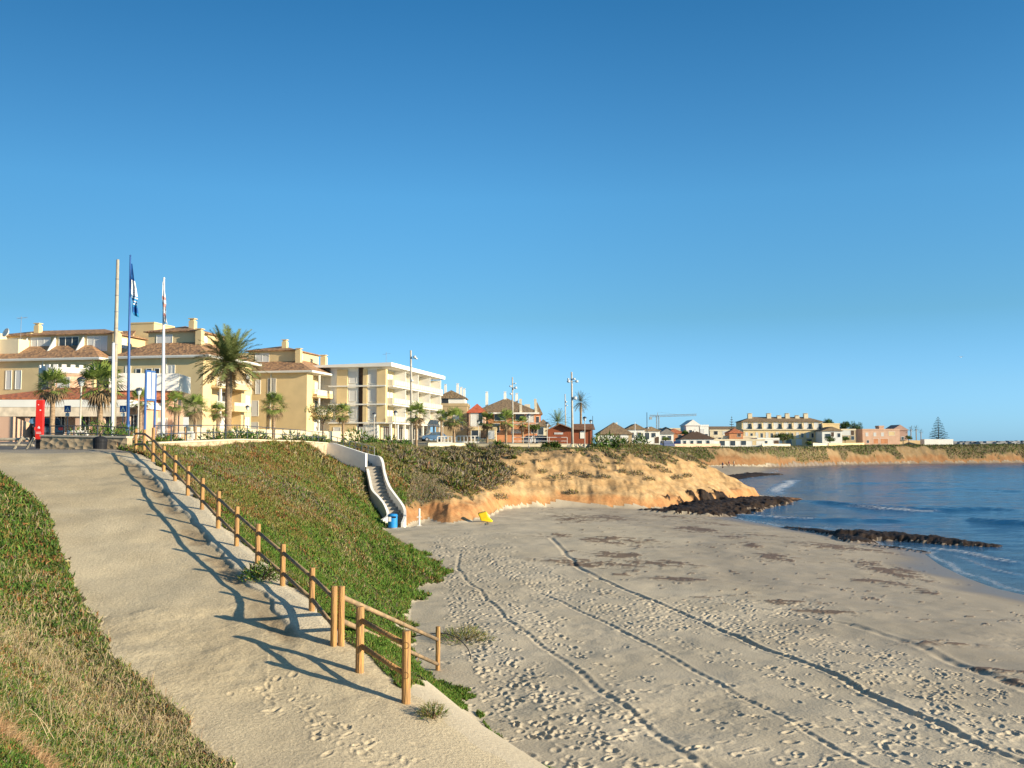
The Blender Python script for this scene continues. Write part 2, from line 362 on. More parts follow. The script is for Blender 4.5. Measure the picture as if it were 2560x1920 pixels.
# ---- sand
def sand_material():
    m = bpy.data.materials.new('sand'); nt, b = nodes(m); L = nt.links.new
    tc = nt.nodes.new('ShaderNodeTexCoord')
    n1 = nt.nodes.new('ShaderNodeTexNoise'); n1.inputs['Scale'].default_value = .35; n1.inputs['Detail'].default_value = 5
    n2 = nt.nodes.new('ShaderNodeTexNoise'); n2.inputs['Scale'].default_value = 14; n2.inputs['Detail'].default_value = 6
    n3 = nt.nodes.new('ShaderNodeTexNoise'); n3.inputs['Scale'].default_value = 70; n3.inputs['Detail'].default_value = 3
    for n in (n1, n2, n3): L(tc.outputs['Object'], n.inputs['Vector'])
    c1 = nt.nodes.new('ShaderNodeValToRGB'); c1.color_ramp.elements[0].position = .3; c1.color_ramp.elements[1].position = .7
    c1.color_ramp.elements[0].color = (.53, .45, .325, 1); c1.color_ramp.elements[1].color = (.64, .55, .41, 1)
    L(n1.outputs['Fac'], c1.inputs[0])
    g = nt.nodes.new('ShaderNodeMix'); g.data_type = 'RGBA'; g.blend_type = 'MULTIPLY'; g.inputs[0].default_value = .55
    c2 = nt.nodes.new('ShaderNodeValToRGB'); c2.color_ramp.elements[0].position = .25; c2.color_ramp.elements[1].position = .75
    c2.color_ramp.elements[0].color = (.6, .6, .6, 1); c2.color_ramp.elements[1].color = (1.1, 1.1, 1.1, 1)
    L(n3.outputs['Fac'], c2.inputs[0]); L(c1.outputs[0], g.inputs[6]); L(c2.outputs[0], g.inputs[7])
    wet = nt.nodes.new('ShaderNodeAttribute'); wet.attribute_name = 'wet'
    mw = nt.nodes.new('ShaderNodeMix'); mw.data_type = 'RGBA'; mw.inputs[7].default_value = (.22, .17, .125, 1)
    L(wet.outputs['Fac'], mw.inputs[0]); L(g.outputs[2], mw.inputs[6])
    deb = nt.nodes.new('ShaderNodeAttribute'); deb.attribute_name = 'debris'
    md = nt.nodes.new('ShaderNodeMix'); md.data_type = 'RGBA'; md.inputs[7].default_value = (.11, .058, .036, 1)
    L(deb.outputs['Fac'], md.inputs[0]); L(mw.outputs[2], md.inputs[6]); L(md.outputs[2], b.inputs['Base Color'])
    r = nt.nodes.new('ShaderNodeMapRange'); r.inputs[3].default_value = .95; r.inputs[4].default_value = .35
    L(wet.outputs['Fac'], r.inputs[0]); L(r.outputs[0], b.inputs['Roughness'])
    ad = nt.nodes.new('ShaderNodeMath'); ad.operation = 'MULTIPLY_ADD'; ad.inputs[1].default_value = .25
    L(n3.outputs['Fac'], ad.inputs[0]); L(n2.outputs['Fac'], ad.inputs[2])
    bs = nt.nodes.new('ShaderNodeMath'); bs.operation = 'MULTIPLY_ADD'; bs.inputs[1].default_value = -.45; bs.inputs[2].default_value = .5
    L(wet.outputs['Fac'], bs.inputs[0])
    bp = nt.nodes.new('ShaderNodeBump'); bp.inputs['Distance'].default_value = .03
    L(bs.outputs[0], bp.inputs['Strength']); L(ad.outputs[0], bp.inputs['Height']); L(bp.outputs[0], b.inputs['Normal'])
    b.inputs['Specular IOR Level'].default_value = .25
    return m
# ---- ground whose colour comes from the tint attribute, with grain
def soil_material(name, bump=.6, sc=6.0, rough=.95):
    m = bpy.data.materials.new(name); nt, b = nodes(m); L = nt.links.new
    tc = nt.nodes.new('ShaderNodeTexCoord'); a = nt.nodes.new('ShaderNodeAttribute'); a.attribute_name = 'tint'
    n = nt.nodes.new('ShaderNodeTexNoise'); n.inputs['Scale'].default_value = sc; n.inputs['Detail'].default_value = 8; n.inputs['Roughness'].default_value = .65
    L(tc.outputs['Object'], n.inputs['Vector'])
    cr = nt.nodes.new('ShaderNodeValToRGB'); cr.color_ramp.elements[0].position = .3; cr.color_ramp.elements[1].position = .7
    cr.color_ramp.elements[0].color = (.62, .62, .62, 1); cr.color_ramp.elements[1].color = (1.2, 1.2, 1.2, 1)
    L(n.outputs['Fac'], cr.inputs[0])
    g = nt.nodes.new('ShaderNodeMix'); g.data_type = 'RGBA'; g.blend_type = 'MULTIPLY'; g.inputs[0].default_value = .6
    L(a.outputs['Color'], g.inputs[6]); L(cr.outputs[0], g.inputs[7]); L(g.outputs[2], b.inputs['Base Color'])
    bp = nt.nodes.new('ShaderNodeBump'); bp.inputs['Strength'].default_value = bump; bp.inputs['Distance'].default_value = .06
    L(n.outputs['Fac'], bp.inputs['Height']); L(bp.outputs[0], b.inputs['Normal'])
    b.inputs['Roughness'].default_value = rough; b.inputs['Specular IOR Level'].default_value = .2
    return m
def water_material():
    m = bpy.data.materials.new('water'); nt, b = nodes(m); L = nt.links.new
    tc = nt.nodes.new('ShaderNodeTexCoord')
    mp = nt.nodes.new('ShaderNodeMapping'); mp.inputs['Scale'].default_value = (.55, 1.0, 1)
    L(tc.outputs['Object'], mp.inputs[0])
    n1 = nt.nodes.new('ShaderNodeTexNoise'); n1.inputs['Scale'].default_value = 1.1; n1.inputs['Detail'].default_value = 9; n1.inputs['Roughness'].default_value = .62
    n2 = nt.nodes.new('ShaderNodeTexNoise'); n2.inputs['Scale'].default_value = .18; n2.inputs['Detail'].default_value = 3
    L(mp.outputs[0], n1.inputs['Vector']); L(mp.outputs[0], n2.inputs['Vector'])
    ad = nt.nodes.new('ShaderNodeMath'); ad.operation = 'MULTIPLY_ADD'; ad.inputs[1].default_value = 1.6
    L(n2.outputs['Fac'], ad.inputs[0]); L(n1.outputs['Fac'], ad.inputs[2])
    bp = nt.nodes.new('ShaderNodeBump'); bp.inputs['Strength'].default_value = 1.0; bp.inputs['Distance'].default_value = .32
    L(ad.outputs[0], bp.inputs['Height']); L(bp.outputs[0], b.inputs['Normal'])
    fo = nt.nodes.new('ShaderNodeAttribute'); fo.attribute_name = 'foam'
    n3 = nt.nodes.new('ShaderNodeTexNoise'); n3.inputs['Scale'].default_value = 3.5; n3.inputs['Detail'].default_value = 6
    L(tc.outputs['Object'], n3.inputs['Vector'])
    mu = nt.nodes.new('ShaderNodeMath'); mu.operation = 'MULTIPLY_ADD'; mu.inputs[1].default_value = 3.0; mu.inputs[2].default_value = -0.95; mu.use_clamp = False
    L(n3.outputs['Fac'], mu.inputs[0])
    mm = nt.nodes.new('ShaderNodeMath'); mm.operation = 'MULTIPLY'; mm.use_clamp = True
    cl = nt.nodes.new('ShaderNodeClamp'); L(mu.outputs[0], cl.inputs[0])
    L(cl.outputs[0], mm.inputs[0]); L(fo.outputs['Fac'], mm.inputs[1])
    sh = nt.nodes.new('ShaderNodeAttribute'); sh.attribute_name = 'shallow'
    c0 = nt.nodes.new('ShaderNodeMix'); c0.data_type = 'RGBA'; c0.inputs[6].default_value = (.004, .055, .15, 1); c0.inputs[7].default_value = (.12, .16, .17, 1)
    L(sh.outputs['Fac'], c0.inputs[0])
    c1 = nt.nodes.new('ShaderNodeMix'); c1.data_type = 'RGBA'; c1.inputs[7].default_value = (.75, .76, .76, 1)
    L(mm.outputs[0], c1.inputs[0]); L(c0.outputs[2], c1.inputs[6]); L(c1.outputs[2], b.inputs['Base Color'])
    r = nt.nodes.new('ShaderNodeMapRange'); r.inputs[3].default_value = .12; r.inputs[4].default_value = .8
    L(mm.outputs[0], r.inputs[0]); L(r.outputs[0], b.inputs['Roughness'])
    b.inputs['IOR'].default_value = 1.33; b.inputs['Specular IOR Level'].default_value = .5
    return m
# ------------------------------------------------------------------ TERRAIN: one height field, cut into the beach, path, hillside, cliff ...
QC = 4
NT = 1300
tl = np.linspace(-.72, .74, NT)
Ys = [2.5]
while Ys[-1] < 445:
    y = Ys[-1]; Ys.append(y + min(max(y * y * 1.4e-4, .02), .38 if y < 170 else .5))
Ys = np.array(Ys); NR = len(Ys)
def coarse_idx(n): 
    k = np.arange(0, n, QC); return np.append(k, n - 1) if k[-1] != n - 1 else k
ci = coarse_idx(NR); cj = coarse_idx(NT)
CY = Ys[ci][:, None] * np.ones((1, len(cj))); CX = CY * tl[cj][None, :]
cm = macro(CX, CY)
def up(a):
    t = np.empty((NR, len(cj)))
    for j in range(len(cj)): t[:, j] = np.interp(np.arange(NR), ci, a[:, j])
    r = np.empty((NR, NT)); xx = np.arange(NT)
    for i in range(NR): r[i] = np.interp(xx, cj, t[i])
    return r
Z, sB, sT, sP, sK, sS = [up(a) for a in cm]
GY = Ys[:, None] * np.ones((1, NT)); GX = GY * tl[None, :]
edge = (fbm(GX * .9, GY * .9, 31, 3) - .5)
eB = sB + edge * 1.5 * sstep(16, 24, GY) * (1 - .85 * sstep(66, 74, GY))      # ragged foot of the slope
eP = sP + (fbm(GX * 1.6, GY * 1.6, 77, 3) - .5) * .5
stair_d, stair_z = [up(a) for a in seg_near(CX, CY)]

# --- class map
BEACH, PATH, HILL, CLIFF, PLATEAU, ROCK = 0, 1, 2, 3, 4, 5
cls = np.full(Z.shape, HILL, np.int8)
cls[(GY > 71) & (GX > -8.5)] = CLIFF
cls[(GY > 83)] = CLIFF
cls[sT > 0] = PLATEAU
# land right of the ramp at the near end is sand too
bare_near = (GY < 27) & (eP < 0) & (sK < 0) & (GX > -2.6 + (GY - 17) * .02) & (sB > 0)
cls[eP > 0] = PATH
cls[eB < 0] = BEACH
near_sand = bare_near & (fbm(GX * .8, GY * .8, 12, 3) + (GX + 1.2) * .35 - (GY - 19) * .035 > .45) & (sP < .3)
cls[near_sand & (cls != PATH)] = BEACH
cls[(cls == HILL) & (GY < 16.3) & (GY > 10) & (GX > -2.45) & (sK < -.2)] = BEACH

# --- dark seaweed banks and wet rocks
def ridge(pts, jit, seed):
    """pts: (x, y, height, halfwidth)"""
    best = np.zeros(Z.shape)
    for i in range(len(pts) - 1):
        x0, y0, h0, w0 = pts[i]; x1, y1, h1, w1 = pts[i + 1]
        m = np.s_[:, :]
        dx, dy = x1 - x0, y1 - y0
        t = np.clip(((GX - x0) * dx + (GY - y0) * dy) / (dx * dx + dy * dy), 0, 1)
        d = np.hypot(GX - x0 - t * dx, GY - y0 - t * dy)
        wdt = (w0 + (w1 - w0) * t); hh = h0 + (h1 - h0) * t
        d = d + (fbm(GX * jit, GY * jit, seed, 4) - .5) * wdt * 1.1
        best = np.maximum(best, hh * np.clip(1 - (d / wdt) ** 2, 0, 1) ** .8)
    return best
def rp(px, py, h, wd, z=.1):
    a = P(px, py, z); return (a[0], a[1], h, wd)
R1 = ridge([rp(2095, 1338, .4, 1.5), rp(2150, 1341, .72, 2.6), rp(2230, 1344, .66, 2.5), rp(2330, 1350, .6, 2.0), rp(2415, 1357, .42, 1.7), rp(2468, 1361, .3, 1.1)], 1.0, 41)
R2 = ridge([rp(1655, 1277, .35, 2.0, .6), rp(1730, 1279, .7, 3.2, .5), rp(1790, 1270, 1.1, 3.8, .4), rp(1860, 1261, .95, 3.6, .2), rp(1925, 1253, .75, 2.8, .1), rp(1990, 1247, .35, 1.2, .1)], .9, 43)
R3 = ridge([rp(1800, 1199, .3, 3.2), rp(1850, 1192, .5, 3.0), rp(1900, 1187, .7, 3.2), rp(1938, 1186, .5, 2.0)], .5, 47)
R4 = ridge([rp(1975, 1321, .22, 1.0), rp(2040, 1328, .35, 1.5), rp(2100, 1338, .4, 1.6), rp(2150, 1358, .35, 1.3)], 1.3, 48)
R5 = ridge([rp(2180, 1368, .12, .7), rp(2240, 1372, .14, .9), rp(2310, 1378, .1, .6)], 1.3, 49)
RR = np.maximum.reduce([R1, R2, R3, R4, R5])
rough = fbm(GX * 1.6, GY * 1.6, 51, 5)
rock = RR > .05
Z = np.where(rock, np.maximum(Z, -.1) + RR * (.85 + .22 * (rough - .5) * 2) + rock * (fbm(GX * 6, GY * 6, 57, 2) - .5) * .12, Z)
cls[rock & (sT < 0)] = ROCK

# --- relief on vegetated slopes and cliffs
veg_n = fbm(GX * .55, GY * .55, 3, 4)
hill = cls == HILL
Z = np.where(hill, Z + (veg_n - .5) * .5 * np.minimum(1, sB / 1.2) * np.minimum(1, np.maximum(0, -sP) / .8), Z)
cliff = cls == CLIFF
er = fbm(GX * .35 + fbm(GX * .2, GY * .2, 8, 2) * 2, GY * .35, 61, 5)
er2 = 1 - np.abs(fbm(GX * .55, GY * .16, 66, 4) - .5) * 2
kk = np.minimum(1, np.minimum(np.maximum(sB, 0), np.maximum(-sT, 0)) / 1.5)
Z = np.where(cliff, Z + ((er - .5) * .7 + (er2 - .8) * .45) * kk * np.where(GY > 200, 1.2, 1.0), Z)
strata = np.sin(Z * 9 + er * 5) * .035
Z = np.where(cliff, Z + strata * kk, Z)
# overhang-like notch at the very foot (steeper)
# --- the path: fine grain, ruts, and the raised concrete edge strip with the gully
ps = path_s(GX, GY)
dR = pdist(PATH_R, CX, CY); dR = up(dR)
on = cls == PATH
strip_w = .85 + .25 * (fbm(GX * 1.1, GY * 1.1, 71, 3) - .5) * 2
along = sstep(.2, 1.5, ps) * (1 - sstep(21, 22.6, ps))
strip = (1 - sstep(strip_w - .06, strip_w + .05, dR)) * along
gul = np.exp(-((dR - strip_w - .25) / .20) ** 2) * along * (.35 + 1.1 * sstep(.38, .62, fbm(GX * .9, GY * .9, 72, 3)))
lumps = fbm(GX * 3.2, GY * 3.2, 73, 4)
Z = np.where(on, Z + (strip * .045 + gul * (-.025 + .05 * (lumps - .5))) * np.clip(sP / .25, 0, 1) + ((fbm(GX * .8, GY * .8, 74, 3) - .5) * .045 + (fbm(GX * 6, GY * 6, 75, 3) - .5) * .008) * np.clip((sP - .25) / .6, 0, 1), Z)
Z = np.where(on | (cls == BEACH), Z + (fbm(GX * .45, GY * .45, 80, 3) - .5) * .16 * sstep(1.5, 8, sS), Z)

near_end = 1 - sstep(-5, -2.5, ps)
edge_roll = np.exp(-(np.minimum(dR, 3) / .75) ** 2) * near_end
Z = np.where((sP > -3) & (sK < 0), Z - .16 * edge_roll * (GX > -3.2), Z)
r0_, r1_ = np.searchsorted(Ys, 9.0), np.searchsorted(Ys, 20.0); c0_, c1_ = np.searchsorted(tl, -.25), NT
sub = Z[r0_:r1_, c0_:c1_].copy(); msk = sstep(-4.2, -2.6, GX[r0_:r1_, c0_:c1_] + (GY[r0_:r1_, c0_:c1_] - 16.2) * .62 + .2) * (1 - sstep(17.0, 18.6, GY[r0_:r1_, c0_:c1_])) * sstep(9.0, 10.0, GY[r0_:r1_, c0_:c1_])
def blur(a, k, ax):
    pad = [(0, 0), (0, 0)]; pad[ax] = (k + 1, k); p = np.pad(a, pad, mode='edge').cumsum(axis=ax); n = a.shape[ax]
    return (p[2 * k + 1:2 * k + 1 + n] - p[:n]) / (2 * k + 1) if ax == 0 else (p[:, 2 * k + 1:2 * k + 1 + n] - p[:, :n]) / (2 * k + 1)
bl = sub
for _ in range(3): bl = blur(blur(bl, 16, 0), 30, 1)
Z[r0_:r1_, c0_:c1_] = sub * (1 - msk) + bl * msk
# --- sand detail: tracks, footprints
sandm = (cls == BEACH) | (on & (ps < 3))
amp = np.zeros(Z.shape)
trm = np.clip(fbm(GX * .30, GY * .22, 90, 3), 0, 1)
amp += (fbm(GX * 3.0, GY * 3.0, 91, 3) - .5) * (.008 + .035 * sstep(.5, .7, trm)) * sstep(2, 9, sS) * sstep(70, 40, GY)
def track(pts, h, wd, scallop, seed, dashed=False):
    line = [P(a, b, 1.3) for a, b in pts]
    global amp
    cum = 0
    for i in range(len(line) - 1):
        x0, y0 = line[i]; x1, y1 = line[i + 1]; dx, dy = x1 - x0, y1 - y0; ln = math.hypot(dx, dy)
        rows = np.where((Ys > min(y0, y1) - 1) & (Ys < max(y0, y1) + 1))[0]
        if len(rows) == 0: continue
        r0, r1 = rows[0], rows[-1] + 1
        gx, gy = GX[r0:r1], GY[r0:r1]
        tr = ((gx - x0) * dx + (gy - y0) * dy) / (ln * ln); t = np.clip(tr, 0, 1)
        sd = ((gx - x0) * dy - (gy - y0) * dx) / ln + (vnoise(gx * .5, gy * .5, seed) - .5) * .25
        m = (tr > -.02) & (tr < 1.02)
        sc = .5 + .5 * np.sin((cum + t * ln) * 2 * pi / scallop + 2 * vnoise(gx, gy, seed + 1)) if scallop else 1.0
        fade = .6 + .6 * vnoise((cum + t * ln) * .35, t * 0, seed + 2)
        prof = -np.exp(-(sd / wd) ** 2) * (.3 + .7 * sc) + .35 * np.exp(-((sd + wd * 1.9) / (wd * .8)) ** 2) + .2 * np.exp(-((sd - wd * 1.9) / (wd * .8)) ** 2)
        amp[r0:r1] += np.where(m, prof * h * fade, 0)
        cum += ln
track([(1495, 1434), (1753, 1538), (2061, 1658), (2276, 1757), (2560, 1870), (2700, 1925)], .085, .095, .42, 101)
track([(1347, 1474), (1569, 1566), (1790, 1683), (1907, 1750), (2061, 1836), (2245, 1925), (2330, 1965)], .042, .07, .5, 111)
track([(1150, 1380), (1143, 1420), (1180, 1455), (1280, 1550), (1446, 1670), (1655, 1827), (1778, 1915), (1830, 1950)], .042, .08, .5, 121)
track([(1839, 1492), (2122, 1532), (2307, 1590), (2560, 1689), (2700, 1740)], .05, .16, 1.1, 131)
track([(1380, 1340), (1440, 1400), (1500, 1436)], .05, .12, 0, 141)
track([(700, 1715), (760, 1770), (815, 1800)], .03, .06, 0, 151)
rng = np.random.default_rng(7)
def footprint(x, y, ang, ln=.17, wd=.085, dp=.05):
    k_ = rng.uniform(.5, .95); ln *= k_; wd *= k_; dp *= .5 * rng.uniform(.6, 1.3)
    r0 = np.searchsorted(Ys, y - .45); r1 = np.searchsorted(Ys, y + .45)
    c0 = np.searchsorted(tl, (x - .45) / y); c1 = np.searchsorted(tl, (x + .45) / y)
    if r1 <= r0 or c1 <= c0: return
    gx = GX[r0:r1, c0:c1] - x; gy = GY[r0:r1, c0:c1] - y
    ca, sa = cos(ang), sin(ang)
    u = (gx * ca + gy * sa) / ln; v = (-gx * sa + gy * ca) / wd
    q = u * u + v * v
    amp[r0:r1, c0:c1] += -dp * np.exp(-q ** 1.6) + dp * .55 * np.exp(-((np.sqrt(q) - 1.55) / .4) ** 2)
def img(px, py): return P(px, py, 1.3)
def trail(pts, step=.55, jit=.12, cnt=1):
    for c in range(cnt):
        ox, oy = rng.normal(0, .5, 2) if c else (0, 0)
        line = [img(a, b) for a, b in pts]; side = 1
        for i in range(len(line) - 1):
            x0, y0 = line[i]; x1, y1 = line[i + 1]; ln = math.hypot(x1 - x0, y1 - y0); a = math.atan2(y1 - y0, x1 - x0)
            n = max(1, int(ln / step))
            for k in range(n):
                t = k / n; side = -side
                footprint(x0 + (x1 - x0) * t + ox - sin(a) * .11 * side + rng.normal(0, jit), y0 + (y1 - y0) * t + oy + cos(a) * .11 * side + rng.normal(0, jit), a + rng.normal(0, .25), ln=rng.uniform(.13, .19), wd=rng.uniform(.07, .1), dp=rng.uniform(.035, .065))
trail([(1170, 1330), (1230, 1400), (1330, 1450), (1460, 1500), (1620, 1560), (1760, 1600), (1950, 1660), (2150, 1740), (2400, 1850)], cnt=2)
trail([(1130, 1340), (1180, 1420), (1250, 1500), (1340, 1560), (1420, 1600), (1470, 1640)], cnt=4, jit=.25)
trail([(1190, 1360), (1300, 1440), (1430, 1480), (1560, 1520), (1700, 1560)], cnt=4, jit=.3)
trail([(1250, 1380), (1400, 1440), (1550, 1480), (1750, 1520), (1900, 1550), (2200, 1600), (2560, 1720)], cnt=4, jit=.35)
trail([(1550, 1500), (1800, 1540), (2100, 1600), (2300, 1680), (2560, 1800)], cnt=4, jit=.4)
trail([(1850, 1540), (2100, 1640), (2350, 1720), (2560, 1850)], cnt=3, jit=.4)
trail([(1780, 1700), (1950, 1780), (2150, 1800), (2400, 1900)], cnt=2, jit=.35)
trail([(1250, 1640), (1350, 1700), (1450, 1800), (1550, 1900)], cnt=5, jit=.45)
trail([(1210, 1560), (1260, 1640), (1300, 1740), (1420, 1850)], cnt=5, jit=.45)
trail([(1100, 1350), (1090, 1400), (1150, 1470), (1160, 1560), (1190, 1650)], cnt=4, jit=.35)
trail([(2300, 1650), (2420, 1700), (2560, 1760)], cnt=3, jit=.4)
trail([(1700, 1900), (1900, 1860), (2100, 1840)], cnt=2, jit=.5)
def cluster(px0, px1, py0, py1, n, z=1.3):
    for k in range(n):
        a = P(rng.uniform(px0, px1), rng.uniform(py0, py1), z)
        footprint(a[0], a[1], rng.uniform(0, 2 * pi), ln=rng.uniform(.10, .19), wd=rng.uniform(.06, .11), dp=rng.uniform(.03, .06))
cluster(1120, 1420, 1390, 1560, 260)
cluster(1560, 2080, 1478, 1560, 330)
cluster(1180, 1640, 1640, 1920, 150)
cluster(1950, 2560, 1560, 1900, 110)
cluster(1500, 2200, 1600, 1920, 70)
cluster(1100, 1300, 1330, 1400, 150)
# footprints on the sandy foot of the path
for k in range(90):
    t = rng.uniform(0, 1); px = 660 + 330 * t + rng.normal(0, 45); py = 1700 + 210 * t + rng.normal(0, 22)
    h_ = hit(px, py); footprint(h_[0], h_[1], rng.uniform(0, 2 * pi), ln=rng.uniform(.06, .14), wd=rng.uniform(.035, .07), dp=rng.uniform(.012, .035))
amp = np.clip(amp, -.12, .065)
Z = np.where(sandm, Z + amp * sstep(1.0, 5, sS), Z)

# --- colours
def lerp3(a, b, t):
    return a + (b - a) * t[..., None]
tint = np.zeros(Z.shape + (3,))
V3 = lambda *c: np.array(c)
n_big = fbm(GX * .22, GY * .22, 201, 4); n_mid = fbm(GX * 1.1, GY * 1.1, 202, 4); n_fin = fbm(GX * 5, GY * 5, 203, 3)
soil = lerp3(V3(.12, .095, .05), V3(.06, .075, .025), sstep(.4, .6, n_mid))
cgreen = lerp3(V3(.115, .11, .045), V3(.15, .115, .07), sstep(.35, .65, n_mid))
ochre = lerp3(V3(.50, .31, .14), V3(.58, .385, .19), sstep(.3, .7, n_mid)) 
orange = lerp3(V3(.45, .215, .085), V3(.53, .29, .125), sstep(.3, .7, n_mid))
hf = Z - z_beach(np.maximum(sS, 0))
near_h = (GY < 200)
low = np.where(near_h, 1 - sstep(.9, 1.5, hf + (n_mid - .5) * .7), 1 - sstep(2.0, 3.6, hf + (n_big - .5) * 2.5))
rockc = lerp3(ochre, orange, low)
paint = n_fin
rockc = rockc * (.86 + .28 * paint[..., None])
# vegetation cover on the headland
uu = sB / (sB + np.maximum(0, -sT) + 1e-6)
bare = np.zeros(Z.shape)
left = 1 - sstep(-4.5, -1.0, GX + (n_big - .5) * 4)          # left part of the headland is overgrown
cov_near = np.where(left > .5, sstep(.10, .22, uu + (n_mid - .5) * .25), np.maximum(sstep(.48, .66, uu + (n_mid - .5) * .5), .0))
right_h = sstep(10, 18, GX) * (GY < 200)
cov_near = np.maximum(cov_near, right_h * sstep(.34, .52, uu + (n_mid - .5) * .5))
tufts = sstep(.60, .66, fbm(GX * .5, GY * .35, 210, 3)) * sstep(.30, .45, uu)
cov_near = np.maximum(cov_near, tufts * .9)
far_v = sstep(.62, .80, uu * .7 + fbm(GX * .045, GY * .045, 215, 3) * .9 - .10 + (n_big - .5) * .5)
cov_far = np.maximum(far_v * sstep(.2, .4, uu), sstep(.80, .95, uu))
fr = sstep(120, 210, GX) * sstep(.40, .58, n_mid * .6 + uu * .45 + n_big*.1) * .8 * (uu > .25)
cov_far = np.maximum(cov_far, fr)
cov_far = np.maximum(cov_far, .75 * sstep(.56, .66, fbm(GX * .11, GY * .08, 231, 4)) * (uu > .12))
cover = np.where(near_h, cov_near, cov_far)
cover = np.where(cls == HILL, 1.0, cover)
sandy_gap = (GY > 68) & (GY < 90) & (GX > -5.6) & (GX < -1) & (uu < .34)
cover = np.where(sandy_gap, cover * sstep(.45, .6, n_mid), cover)
tint[:] = soil
rockc = np.where((GY > 200)[..., None], rockc * (.66 - .14 * n_mid[..., None]) * V3(.95, 1.0, 1.1), rockc)  # rock far off dulled and cooled, distance haze put into its colour
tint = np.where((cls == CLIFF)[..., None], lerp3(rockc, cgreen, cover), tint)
pathc = lerp3(V3(.51, .42, .275), V3(.61, .515, .35), sstep(.3, .7, n_big * .6 + n_mid * .4))
pathc = lerp3(V3(.575, .48, .33) * np.ones_like(pathc), pathc, sstep(-4.5, -.5, ps + (n_mid - .5) * 2))
pathc = lerp3(pathc, V3(.66, .58, .43) * np.ones_like(pathc), strip)
pathc = lerp3(pathc, V3(.24, .17, .10) * np.ones_like(pathc), np.clip(gul * .9, 0, .6))
pathc = lerp3(pathc, V3(.30, .27, .23) * np.ones_like(pathc), sstep(23.3, 24.2, ps + (n_mid - .5)) * .8)
tint = np.where(on[..., None], pathc, tint)
plc = lerp3(V3(.34, .30, .22), V3(.27, .25, .17), sstep(.3, .7, n_mid))
asph = V3(.13, .125, .12) * np.ones_like(plc)
plc = np.where((sT < 3.5)[..., None] & (GY > 88)[..., None], lerp3(plc, cgreen, np.full(Z.shape, .8)), plc)
plc = np.where(((GX < -19) & (GY < 95))[..., None], asph * 1.3, plc)
plc = np.where((GY > 190)[..., None] & (sT < 9)[..., None], V3(.40, .35, .27) * np.ones_like(plc), plc)
tint = np.where((cls == PLATEAU)[..., None], plc, tint)
rk = lerp3(V3(.022, .015, .011), V3(.052, .032, .019), sstep(.35, .7, n_fin))
tipm = sstep(34.0, 36.5, GX) * (GY > 115) * (GY < 140)
rk = lerp3(rk, V3(.30, .15, .06) * np.ones_like(rk), tipm * sstep(.45, .6, n_mid) )
tint = np.where((cls == ROCK)[..., None], rk, tint)
tint = np.where(((cls == BEACH) & (GY < 60))[..., None], V3(.575, .485, .345), tint)

wet = (1 - sstep(.5, 5.5, sS + (n_big - .5) * 4)) * .95 + .0
wet = np.maximum(wet, .36 * (1 - sstep(13, 19, sS + (n_big - .5) * 6)))
debris = np.zeros(Z.shape)
for (px, py, rx, ry, k) in [(1488, 1292, 95, 8, 1), (1533, 1352, 95, 9, .9), (1490, 1408, 120, 12, .9), (1545, 1388, 55, 10, 1), (1440, 1300, 60, 6, .8), (1678, 1407, 60, 9, .9), (1705, 1448, 70, 5, .9), (1741, 1317, 50, 8, 1), (1827, 1334, 45, 5, .8), (1881, 1353, 22, 8, .9),
                           (1940, 1381, 50, 10, 1), (2220, 1398, 60, 18, 1.25), (2208, 1430, 70, 8, 1), (2307, 1450, 32, 9, 1.1), (1960, 1498, 62, 6, 1.1), (2069, 1523, 80, 6, .8), (1620, 1365, 60, 5, .7), (1400, 1345, 60, 6, .6), (2180, 1385, 45, 12, 1), (1700, 1280, 90, 4, .8), (1900, 1325, 70, 5, .7),
                           (1560, 1440, 40, 6, .6), (1790, 1490, 90, 4, .6), (2510, 1668, 90, 9, .8), (2540, 1700, 40, 16, 1), (2340, 1600, 110, 7, .55), (2120, 1345, 130, 9, .9), (1760, 1295, 60, 6, .9)]:
    z0_ = 1.0; c = P(px, py, z0_); ax = rx / FPX * c[1]; c2 = P(px, py + ry, z0_); ay = abs(c[1] - c2[1])
    g = np.exp(-(((GX - c[0]) / ax) ** 2 + ((GY - c[1]) / ay) ** 2))
    debris = np.maximum(debris, g * k)
streak = fbm(GX * 1.3 + GY * .4, GY * 2.0, 221, 4); str2 = fbm(GX * 3.5, GY * 5.5, 222, 3)
streak3 = fbm(GX * .8, GY * 1.1, 223, 3)
debris = np.where(debris > .02, sstep(.56, .66, streak * .45 + str2 * .35 + streak3 * .2 + debris * .17) * np.clip(debris * 2.2, 0, 1), 0)
debris = np.maximum(debris, sstep(.70, .74, str2 * .6 + streak3 * .4) * .8 * (sS > 1) * (sS < 22) * (GY > 35))
debris = np.clip(debris, 0, .78)
Z = np.where(cls == BEACH, Z + debris * .035, Z)

def relief(x, y):
    return float(Z[min(NR - 1, np.searchsorted(Ys, y)), min(NT - 1, np.searchsorted(tl, x / y))])
